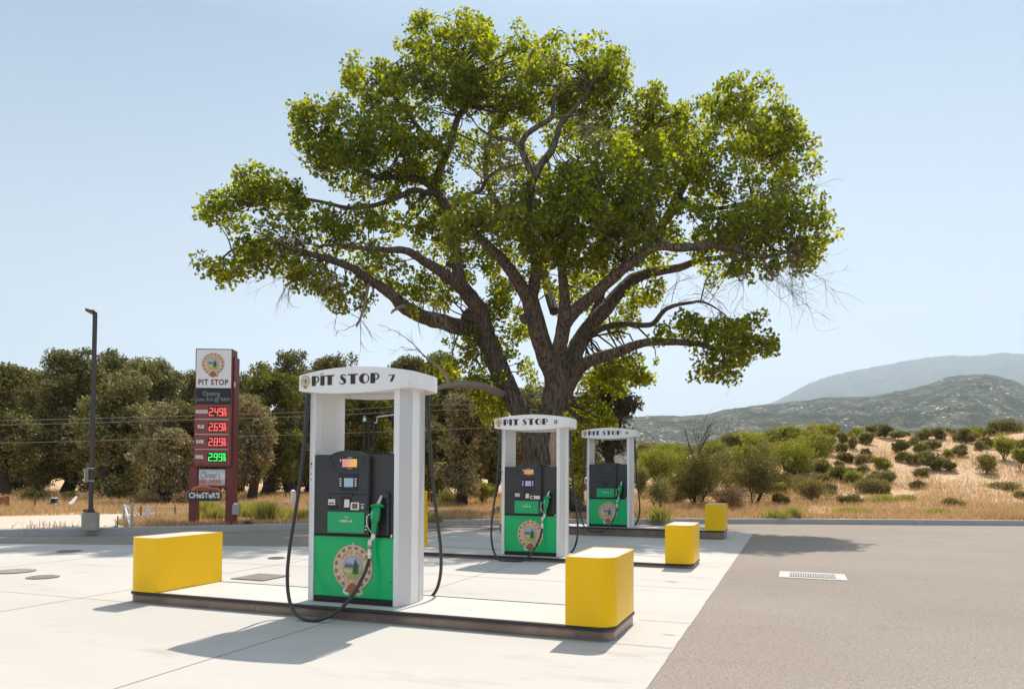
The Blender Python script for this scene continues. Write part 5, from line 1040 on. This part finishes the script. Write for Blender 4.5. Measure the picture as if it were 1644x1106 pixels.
shrub('young_oak', 1210, 815, 52, 108, L_SHRD, 'rounded dark young oak on a short stem, right of two beyond the kerb', 301, 'tree', None, False, 2.2)
SH = [  # px, base y, half width, height, leaf, label
 (1060, 828, 34, 72, O_, 'big olive bush between dispenser 9 and the left young oak'), (1058, 780, 40, 66, A, 'bright green bush behind the big olive one beside dispenser 9'), (1030, 800, 22, 60, O_, 'olive bush just right of the dispenser 9 column'),
 (1168, 822, 26, 50, T_, 'pinkish dry bush between the two young oaks'), (1090, 815, 24, 46, T_, 'pinkish dry bush left of the left young oak'), (1265, 770, 44, 76, A, 'large bright green bush right of the right young oak'), (1302, 745, 36, 56, A, 'domed green bush with three rounded heads on the slope'),
 (1262, 712, 30, 26, A, 'round green bush top on the skyline left of the sandy bank'), (1300, 712, 24, 24, O_, 'second green bush top on the skyline left of the sandy bank'), (1215, 730, 30, 34, A, 'green bush rising behind the two young oaks'), (1175, 725, 26, 34, O_, 'olive bush between the tops of the two young oaks'),
 (1300, 805, 36, 40, O_, 'olive bush low on the slope right of the young oaks'), (1254, 815, 14, 24, D_, 'small dark bush on the ground right of the right young oak'), (1245, 790, 22, 40, D_, 'dark bush tucked under the large bright green one'), (1365, 812, 22, 18, D_, 'twiggy dark low bush alone near the kerb'),
 (1415, 756, 18, 24, A, 'rounded bright green bush in the middle of the slope'), (1480, 766, 16, 15, D_, 'solid dark green bush alone on open sand'), (1474, 786, 16, 13, D_, 'pair of low green tufts alone on pale open sand'), (1584, 760, 24, 34, O_, 'rounded olive bush casting a clear shadow on sand'), (1612, 740, 24, 56, A, 'tallest green yellow bush near the right edge'), (1638, 755, 14, 40, A, 'green bush cut by the right edge of the view'),
 (1500, 755, 20, 30, D_, 'dark olive bush with a bare patch below it'), (1522, 757, 13, 26, D_, 'dark bush under the bright yellow green tuft'), (1522, 737, 12, 16, A, 'bright yellow green tuft high on the slope'),
 (1140, 790, 40, 60, O_, 'broad olive bush behind the two young oaks'), (1080, 740, 36, 30, A, 'yellow green scrub low on the skyline beside dispenser 9'),
 (1350, 770, 20, 26, O_, 'olive bush at the foot of the sandy bank'), (1392, 790, 26, 22, O_, 'wide olive bush cluster in mid slope'), (1420, 792, 18, 20, O_, 'grey olive bush right of the mid slope cluster'), (1368, 778, 20, 20, A, 'light green bush in mid slope'), (1400, 774, 16, 14, O_, 'small olive bush above the mid slope cluster'), (1425, 776, 14, 16, D_, 'dark bush above the grey olive one'),
 (1640, 802, 14, 12, O_, 'low grey bush on open sand at the right edge'), (1525, 812, 22, 12, O_, 'low feathery grey green bush close to the kerb'), (1604, 784, 34, 7, O_, 'flat dry brown scrub patch on the right sand')]
for i, (px, yb_, hw, ht, lf, lb) in enumerate(SH): shrub('shrub', px, yb_, hw, ht, lf, lb, 320+i, dens=1.2 if hw > 20 else 1)
# the many like round bushes up the bank and along its crest
BANK = [(1338, 700, 12, 22), (1352, 712, 10, 20), (1348, 726, 12, 16), (1372, 722, 9, 22), (1392, 712, 13, 20), (1390, 733, 8, 16), (1396, 742, 10, 12), (1358, 742, 13, 14), (1382, 745, 12, 14), (1348, 752, 9, 12), (1420, 702, 12, 22), (1440, 706, 10, 18), (1445, 728, 14, 22), (1448, 742, 10, 18), (1466, 715, 10, 14), (1464, 745, 12, 16), (1478, 706, 14, 20), (1478, 728, 11, 16), (1495, 722, 13, 18), (1484, 744, 14, 20), (1508, 706, 13, 18), (1540, 732, 12, 20), (1546, 710, 14, 22), (1560, 712, 13, 26), (1574, 724, 10, 18), (1584, 722, 12, 22), (1630, 726, 14, 24), (1366, 762, 12, 10), (1385, 760, 10, 12), (1335, 768, 10, 12), (1410, 768, 10, 10)]
for i, (px, yb_, hw, ht) in enumerate(BANK): shrub('round_shrub', px, yb_, hw*1.1, ht*.95, (D_, O_, D_, O_, O_)[i % 5], 'small round olive bush on the sandy bank left of the tallest bush', 420+i, group='small round bushes dotted over the sandy bank', dens=1.1)
SCRUB = [(1050, 760, 26, 34), (1090, 765, 24, 36), (1035, 745, 26, 30), (1075, 712, 26, 18), (1040, 715, 30, 20), (1160, 760, 24, 34), (1190, 745, 24, 30), (1240, 745, 26, 34), (1145, 742, 26, 28), (1200, 715, 24, 18), (1240, 718, 22, 20), (1290, 725, 24, 24), (1322, 730, 18, 30), (1330, 705, 18, 20), (1285, 765, 22, 28), (1320, 762, 18, 24), (1250, 795, 16, 22), (1280, 790, 22, 26), (1180, 790, 22, 30), (1100, 795, 22, 26), (1070, 800, 26, 30), (1330, 790, 14, 14), (1320, 778, 16, 16), (1375, 700, 14, 14), (1310, 700, 20, 16)]
for i, (px, yb_, hw, ht) in enumerate(SCRUB): shrub('scrub_bush', px, yb_, hw*1.15, ht*1.15, (O_, A, O_, A, L_GRS)[i % 5 if i % 7 else 0], 'olive green scrub bush in the thicket around the two young oaks', 520+i, group='thicket of scrub around the young oaks', dens=1.3)
CREST = [(1318, 693, 10, 14), (1346, 690, 12, 14), (1376, 690, 14, 12), (1408, 684, 20, 20), (1452, 688, 12, 12), (1498, 687, 12, 14), (1524, 688, 16, 18), (1562, 692, 20, 24), (1590, 694, 18, 22), (1612, 690, 26, 28), (1636, 690, 14, 18), (1660, 700, 20, 20), (1225, 702, 18, 12), (1150, 712, 22, 12), (1110, 716, 22, 12)]
for i, (px, yb_, hw, ht) in enumerate(CREST): shrub('crest_shrub', px, yb_, hw, ht, (D_, A, D_)[i % 3] if i > 6 else D_, 'dark bush standing on the skyline of the low hill', 460+i, group='bushes along the crest of the low hill', depth=64, dens=1.2)
# green weeds near the sign and kerb
WD = [(388, 830, 20, 24), (412, 832, 26, 26), (428, 836, 16, 30), (455, 832, 26, 16), (484, 834, 22, 16), (330, 832, 18, 30), (350, 836, 14, 22), (318, 836, 12, 16), (700, 838, 10, 14), (1365, 826, 24, 10), (1418, 818, 20, 13), (1458, 818, 14, 9), (1506, 828, 18, 12), (1060, 834, 16, 20), (1245, 832, 20, 14), (1276, 832, 9, 18)]
def blades(name, P, h, w, mt, parent=None, seed=0, lean=.35):
    g = np.random.default_rng(seed); n = len(P); P = np.asarray(P); a = g.uniform(0, 2*math.pi, n); hh = h*g.uniform(.45, 1.2, n)
    u = np.stack([np.cos(a), np.sin(a), np.zeros(n)], 1)*w; tip = P+np.stack([g.normal(0, lean, n)*hh, g.normal(0, lean, n)*hh, hh], 1); mid = P*.45+tip*.55; mid[:, 2] += hh*.08
    V = np.stack([P-u, P+u, mid+u*.7, mid-u*.7, tip], 1).reshape(-1, 3); k = np.arange(n)*5
    F1 = np.stack([k, k+1, k+2], 1); F2 = np.stack([k, k+2, k+3], 1); F3 = np.stack([k+3, k+2, k+4], 1)
    return npmesh(name, V, np.concatenate([F1, F2, F3]), mt, parent, 3)
WL = ['left of a pair', '', '']
for i, (px, yb_, hw, ht) in enumerate(WD):
    p_ = gnd(px, yb_, .16); d = float((p_-CAM) @ _F); f = d/FOC; g = np.random.default_rng(600+i); n = int(900*hw/20)
    Q = np.stack([g.normal(0, hw*f*.45, n), g.normal(0, hw*f*.45, n), np.zeros(n)], 1)
    t = thing('weed_clump', 'yellow green weed clump growing by the kerb' if i > 7 else 'yellow green weed clump growing around the price pylon', 'weeds', (p_[0], p_[1], float(hgt(p_[0], p_[1]))), 0, 'weed clumps by the far kerb' if i > 7 else 'weed clumps around the price pylon')
    blades('weed_leaves', Q, ht*f, .012, L_GRS, t, 600+i, .3)
# dry grass, denser near the kerb
g = np.random.default_rng(77); PX = g.uniform(-250, 1900, 270000); q = g.uniform(0, 1, len(PX))
pts = []
ang = np.arctan2(PX-822, FOC); dr = _R[None]*np.sin(ang)[:, None]+np.array([_F[0], _F[1], 0])[None]*np.cos(ang)[:, None]
aa = np.linspace(ang.min()-.01, ang.max()+.01, 400); kk = np.array([kerb_hit(*(_R*math.sin(a)+_F*math.cos(a))[:2]) or 60 for a in aa])
t0 = np.interp(ang, aa, kk)+.3+g.exponential(13, len(PX)); X = CAM[0]+dr[:, 0]*t0; Y = CAM[1]+dr[:, 1]*t0
# leave the dirt road bare and keep the open sand of the slope thin
road = np.array([(q_[0], q_[1]) for q_ in rp2])
def inpoly(X, Y, P):
    r = np.zeros(len(X), bool)
    for i in range(len(P)):
        x0, y0 = P[i]; x1, y1 = P[i-1]
        with np.errstate(divide='ignore', invalid='ignore'): r ^= ((y0 > Y) != (y1 > Y)) & (X < (x1-x0)*(Y-y0)/(y1-y0)+x0)
    return r
keep = ~inpoly(X, Y, road) & ((PX < 1300) | (t0 < 26) | (g.uniform(size=len(X)) < .75)) & (fnoise(X, Y, .55, 2) > -.75+g.uniform(-.5, .5, len(X)))
X, Y, t0 = X[keep], Y[keep], t0[keep]; Z = hgt(X, Y)
hh = np.where(t0 < 30, .20, .28)*(1+.35*np.clip(fnoise(X, Y, .4, 6), -1, 1))
tag(blades('dry_grass', np.stack([X, Y, Z-.01], 1), hh, .011, L_DRY, None, 78, .45), 'dry straw coloured grass beyond the kerb', 'grass', kind='stuff')
# litter of stones along the kerb back
st = MB(); g = np.random.default_rng(9)
for i in range(70):
    px = g.uniform(0, 1644); k = kerb_hit(*(_R*math.sin(math.atan2(px-822, FOC))+_F*math.cos(math.atan2(px-822, FOC)))[:2]); a = math.atan2(px-822, FOC); d_ = (_R*math.sin(a)+_F*math.cos(a)); r_ = k+g.uniform(.3, 2.2); x, y = CAM[0]+d_[0]*r_, CAM[1]+d_[1]*r_; s_ = g.uniform(.02, .06); z = float(hgt(x, y))
    v = [(x+s_*g.uniform(.6, 1.3)*math.cos(a2), y+s_*g.uniform(.6, 1.3)*math.sin(a2), z) for a2 in np.linspace(0, 6.28, 7)[:-1]]; v += [(p_[0]*.6+x*.4, p_[1]*.6+y*.4, z+s_*g.uniform(.5, .9)) for p_ in v]
    st.add(v, [(j, (j+1) % 6, 6+(j+1) % 6, 6+j) for j in range(6)]+[tuple(range(6, 12))], 0)
tag(st.build('roadside_stones', mat('roadside_stone', (.33, .27, .21), .9, var=.3, vscale=3), None), 'small stones scattered behind the kerb', 'stones', kind='stuff')

# ------------------------------------------------------------------ fences, gate, house, wires and small things on the left
POSTM = mat('galvanised_post', (.45, .42, .40), .5, metal=.3); TPOST = mat('rust_post', (.14, .08, .05), .8); PAPER = mat('paper_notice', (.78, .77, .80), .7)
def P3(px, py, d): p_ = at(px, py, d); return np.array(p_)
gp = at(212, 848, 19.6); GB = np.array([gp[0], gp[1], .15]); t = thing('pipe_gate', 'grey pipe gate frame with diagonal braces beside the dirt road', 'gate', GB)
def Q3(px, py, d=19.6): return at(px, py, d)-GB
b = MB()
for px, yb_, dd in ((199, 842, 20.3), (212, 849, 19.5)):
    a = Q3(px, 811.5, dd); b.tube([(a[0], a[1], -.1), a], .032, 0, 8); b.lathe(a, (0, 0, 1), [(0, .04), (.03, .03), (.04, .001)], 0, 8)
b.tube([Q3(200.5, 814, 20.2), Q3(209.5, 847, 19.6)], .028, 1, 8); b.tube([Q3(201, 813, 20.2), Q3(218, 824, 20.6), Q3(236, 837, 21)], .022, 1, 8); b.tube([Q3(199, 812, 20.3), Q3(212, 813, 19.5)], .02, 1, 8)
b.build('pipe_frame', [POSTM, mat('white_pipe', (.68, .66, .64), .5)], t)
fp = at(250, 838, 22); FB = np.array([fp[0], fp[1], .2]); t = thing('wire_fence', 'low wire fence of thin posts between the gate and the price sign', 'fence', FB)
b = MB()
for px, dd in ((226, 21.5), (250, 22.4), (281, 24), (305, 25), (330, 26)):
    a = at(px, 811.5+.0*px, dd)-FB; b2 = MB(); b2.tube([(a[0], a[1], -.15), a], .022, 0, 7); b2.build('post', TPOST if px in (226, 281) else POSTM, t)
for zz in (0, 9, 18): b.tube([at(212, 813.5+zz, 20.6)-FB]+[at(px, 813.5+zz, dd)-FB for px, dd in ((226, 21.5), (250, 22.4), (281, 24), (305, 25), (330, 26))], .006 if zz else .012, 0, 5)
b.build('wires', POSTM, t)
b = MB(); f = 21.9/FOC; b.box(-4.5*f, 4.5*f, -.004, 0, 0, 17*f, 0); n_ = tag(b.build('paper_notice', PAPER, None, at(236, 832, 21.75)), 'white paper notice hanging on the wire fence', 'notice'); n_.rotation_euler = (0, .08, YAW+.4)
b = MB(); b.tube([(0, 0, 0), (.02, 0, .32)], .015, 0, 6); tag(b.build('wooden_stake', TPOST, None, gnd(188, 848, .15)), 'short wooden stake left of the pipe gate', 'stake')
b = MB(); f = 20.2/FOC; b.box(-4*f, 4*f, -.006, 0, 8*f, 15*f, 0); b.box(-.02, .02, 0, .02, -2*f, 8*f, 1); n_ = tag(b.build('small_notice', [PAPER, POSTM], None, at(134, 838, 20.2)), 'small white notice just left of the lamp post base', 'notice'); n_.rotation_euler = (0, 0, YAW+.5)
# far fence behind the weeds, right of the pylon
FB = at(440, 815, 30); FB[2] = .15; t = thing('field_fence', 'low field fence in shade between the price pylon and dispenser 7', 'fence', FB)
for px in (380, 408, 436, 459, 492, 520): b = MB(); a = at(px, 804, 30)-FB; b.tube([(a[0], a[1], -.1), a], .03, 0, 6); b.build('post', POSTM, t)
b = MB(); b.tube([at(370, 807, 30)-FB, at(530, 806, 30)-FB], .02, 0, 5); b.tube([at(370, 814, 30)-FB, at(530, 813, 30)-FB], .012, 0, 5); b.build('rails', POSTM, t)
b = MB(); f = 29.5/FOC; b.box(-4.5*f, 4.5*f, -.01, .01, -4*f, 4*f, 0, .003); b.box(-3.4*f, 3.4*f, -.014, -.0101, -1*f, 2*f, 1); n_ = tag(b.build('fence_notice', [PAPER, mat('notice_red', (.6, .2, .2), .6)], None, at(459, 808.5, 29.7)), 'small white notice with red print on the shaded field fence', 'notice'); n_.rotation_euler = (0, 0, YAW+.25)
b = MB(); b.cyl((0, 0), .09, 0, .75, 0, 12); b.cyl((0, 0), .10, .75, .80, 0, 12, .03); q_ = at(470, 812, 29); tag(b.build('white_marker_post', mat('marker_white', (.72, .68, .66), .6), None, (q_[0], q_[1], float(hgt(q_[0], q_[1])))), 'stubby white marker post beside the shaded field fence', 'post')
for px, py, h, lb in ((11, 815, .55, 'rusty brown stump post in dry grass, nearer the middle'), (3, 814, .5, 'orange brown stump post at the extreme left edge')):
    b = MB(); b.cyl((0, 0), .10, 0, h, 0, 10, .085); b.cyl((0, 0), .085, h, h+.02, 0, 10, .05); q_ = gnd(px, py+3, .2); tag(b.build('stump_post', mat('orange_wood', (.30, .12, .05), .85, var=.3, vscale=8), None, (q_[0], q_[1], float(hgt(q_[0], q_[1])))), lb, 'post')
b = MB(); q_ = gnd(56, 818, .2); b.tube([(0, 0, 0), (0, 0, .6)], .03, 0, 6); b.tube([(0, 0, .6), (0, 0, .62)], .035, 0, 6); tag(b.build('thin_post', TPOST, None, (q_[0], q_[1], float(hgt(q_[0], q_[1])))), 'thin dark post standing alone in the far left dry grass', 'post')
# small house far left
hp = at(22, 826, 60); t = thing('house', 'small brown gabled house under the oaks at far left', 'house', (hp[0], hp[1], .2), YAW+.35)
b = MB(); b.box(-2.6, 1.3, 0, 6, 0, 1.5, 0); b.xz([(-1.6, 1.5), (1.3, 1.5), (-.15, 2.35)], -.0, 6, 0); b.build('wall', mat('house_brown_wall', (.24, .13, .08), .85, var=.15, vscale=2), t)
b = MB()
for s_ in (-1, 1): b.add([(-.15, -.35, 2.42), (-.15+s_*1.75, -.35, 1.40), (-.15+s_*1.75, 6.2, 1.40), (-.15, 6.2, 2.42), (-.15, -.35, 2.50), (-.15+s_*1.75, -.35, 1.48), (-.15+s_*1.75, 6.2, 1.48), (-.15, 6.2, 2.50)], [(0, 1, 2, 3), (7, 6, 5, 4), (0, 4, 5, 1), (1, 5, 6, 2), (3, 2, 6, 7)], 0)
b.box(-2.8, -1.9, -.3, 6.2, 1.5, 1.58, 0); b.build('roof', mat('pale_roof', (.52, .42, .36), .8), t)
for x0 in (-1.0, -.45): b = MB(); b.box(x0, x0+.38, -.03, -.002, .55, 1.25, 0); b.box(x0-.05, x0+.43, -.05, -.031, 1.25, 1.31, 1); b.build('window', [BLACK3, mat('pale_roof', (.5, .4, .3))], t)
b = MB(); b.tube([(1.45, -.1, 0), (1.45, -.1, 1.45)], .05, 0, 6); b.build('porch_post', mat('pale_roof', (.5, .4, .3)), t)
b = MB(); f = 30/FOC; b.box(-9*f, 7*f, -.35, .35, 0, 9*f, 0, .05); b.box(-3*f, 4*f, -.3, .3, 9*f, 16*f, 0, .04); b.box(-3.6*f, 4.6*f, -.34, .34, 16*f, 17.3*f, 1, .02); b.box(-9*f, -7*f, -.36, .36, -.02, 2*f, 0)
q_ = gnd(86, 815, .2); n_ = tag(b.build('equipment_box', [mat('dark_equipment', (.02, .018, .02), .5), mat('pale_lid', (.5, .48, .48), .6)], None, (q_[0], q_[1], float(hgt(q_[0], q_[1])))), 'dark stepped equipment box with pale lid in grass left of the lamp post', 'equipment'); n_.rotation_euler = (0, 0, YAW+.4)
b = MB(); g = np.random.default_rng(4); q_ = gnd(108, 815, .2); q2 = gnd(122, 813, .2)
b.tube([(0, 0, .12), ((q2-q_)[0]*.5, (q2-q_)[1]*.5, .2), ((q2-q_)[0], (q2-q_)[1], .42)], [.10, .09, .05], 0, 8, 4, rough=.1, rng=pyr); tag(b.build('fallen_log', mat('bleached_log', (.50, .44, .38), .8, var=.2, vscale=6), None, (q_[0], q_[1], float(hgt(q_[0], q_[1])))), 'bleached fallen log in the grass left of the lamp post', 'log')
shrub('shrub', 112, 806, 14, 16, L_GRS, 'bright yellow green bush in sun under the oaks left of the lamp post', 700)
b = MB(); f = 24/FOC; b.box(-5*f, 5*f, -.1, .1, 0, 10*f, 0, .02); b.box(-6*f, 6*f, -.12, .12, 10*f, 12*f, 1, .01); b.tube([(0, -.11, 4*f), (0, -.16, 4*f)], .03, 1, 8); q_ = gnd(695, 827, .16); n_ = tag(b.build('valve_box', [mat('rust_brown_box', (.20, .09, .055), .7, var=.3, vscale=12), mat('pale_lid', (.5, .5, .5))], None, (q_[0], q_[1], .15)), 'rusty brown valve box with pale lid beyond the kerb, between dispensers 7 and 8', 'valve box'); n_.rotation_euler = (0, 0, YAW)
b = MB(); v = [(-.12, 0, 0), (.12, 0, 0), (.09, 0, .08), (.02, 0, .12), (-.07, 0, .1)]; b.xz([(x*1.1, z) for x, _, z in v], -.06, .06, 0); q_ = gnd(398, 842, .16); tag(b.build('dark_red_rock', mat('red_rock', (.09, .03, .03), .8, bump=.5, bscale=20), None, (q_[0], q_[1], .15)), 'dark red rock lying behind the kerb right of the pylon', 'rock')
# low brush in the shade under the grove
for i, (px, yb_, hw, ht, lf, lb) in enumerate(((240, 812, 34, 20, T_, 'dry tan brush in front of the oaks right of the pipe gate'), (300, 812, 26, 22, T_, 'dry tan brush just left of the price pylon'), (60, 806, 30, 20, D_, 'dark brush between the small house and the lamp post'), (720, 812, 30, 24, O_, 'olive brush under the tan grey oak'), (775, 812, 22, 44, A, 'sunlit yellow green bush just left of dispenser 8'), (680, 806, 22, 20, O_, 'olive brush left of the leaning trunk'), (930, 815, 16, 56, O_, 'olive bush in the gap between dispensers 8 and 9'), (560, 812, 30, 20, A, 'green brush hidden behind dispenser 7'), (980, 815, 26, 70, A, 'green bush seen through dispenser 9'))):
    shrub('shrub', px, yb_, hw, ht, lf, lb, 720+i)
# overhead wires: three spans behind the forecourt
WIRE = mat('weathered_wire', (.27, .25, .22), .7)
for k, (ya, yb_, yc, lb) in enumerate(((675, 661, 636, 'top overhead wire of three crossing before the oaks'), (682, 668, 647, 'middle overhead wire of three crossing before the oaks'), (711, 697, 676, 'lowest overhead wire of three crossing before the oaks'))):
    w = MB(); pts = [at(-300, ya+2, 30), at(0, ya, 30.5), at(240, (ya+yb_)/2+1, 31), at(500, yb_, 31.5), at(760, (yb_+yc)/2+1, 32), at(1030, 674+k*2.5, 34), at(1400, 673+k*3, 38), at(2000, 668+k*3, 42)]
    o0 = pts[0].copy(); w.tube([p_-o0 for p_ in pts], .010, 0, 5, 5); tag(w.build('overhead_wire', WIRE, None, o0), lb, 'wire')

# ------------------------------------------------------------------ air
hz = bpy.data.materials.new('haze_air'); hz.use_nodes = True; N, L = nodes(hz); N.remove(N['Principled BSDF']); pv_ = N.new('ShaderNodeVolumePrincipled')
pv_.inputs['Color'].default_value = (.72, .86, 1, 1); pv_.inputs['Density'].default_value = HAZE_D; pv_.inputs['Anisotropy'].default_value = .35; L.new(pv_.outputs[0], N['Material Output'].inputs['Volume'])
b = MB(); b.box(-9000, 9000, -1200, 9000, -8, 1250); tag(b.build('haze', hz), 'pale blue summer haze filling the air', 'haze', kind='stuff')
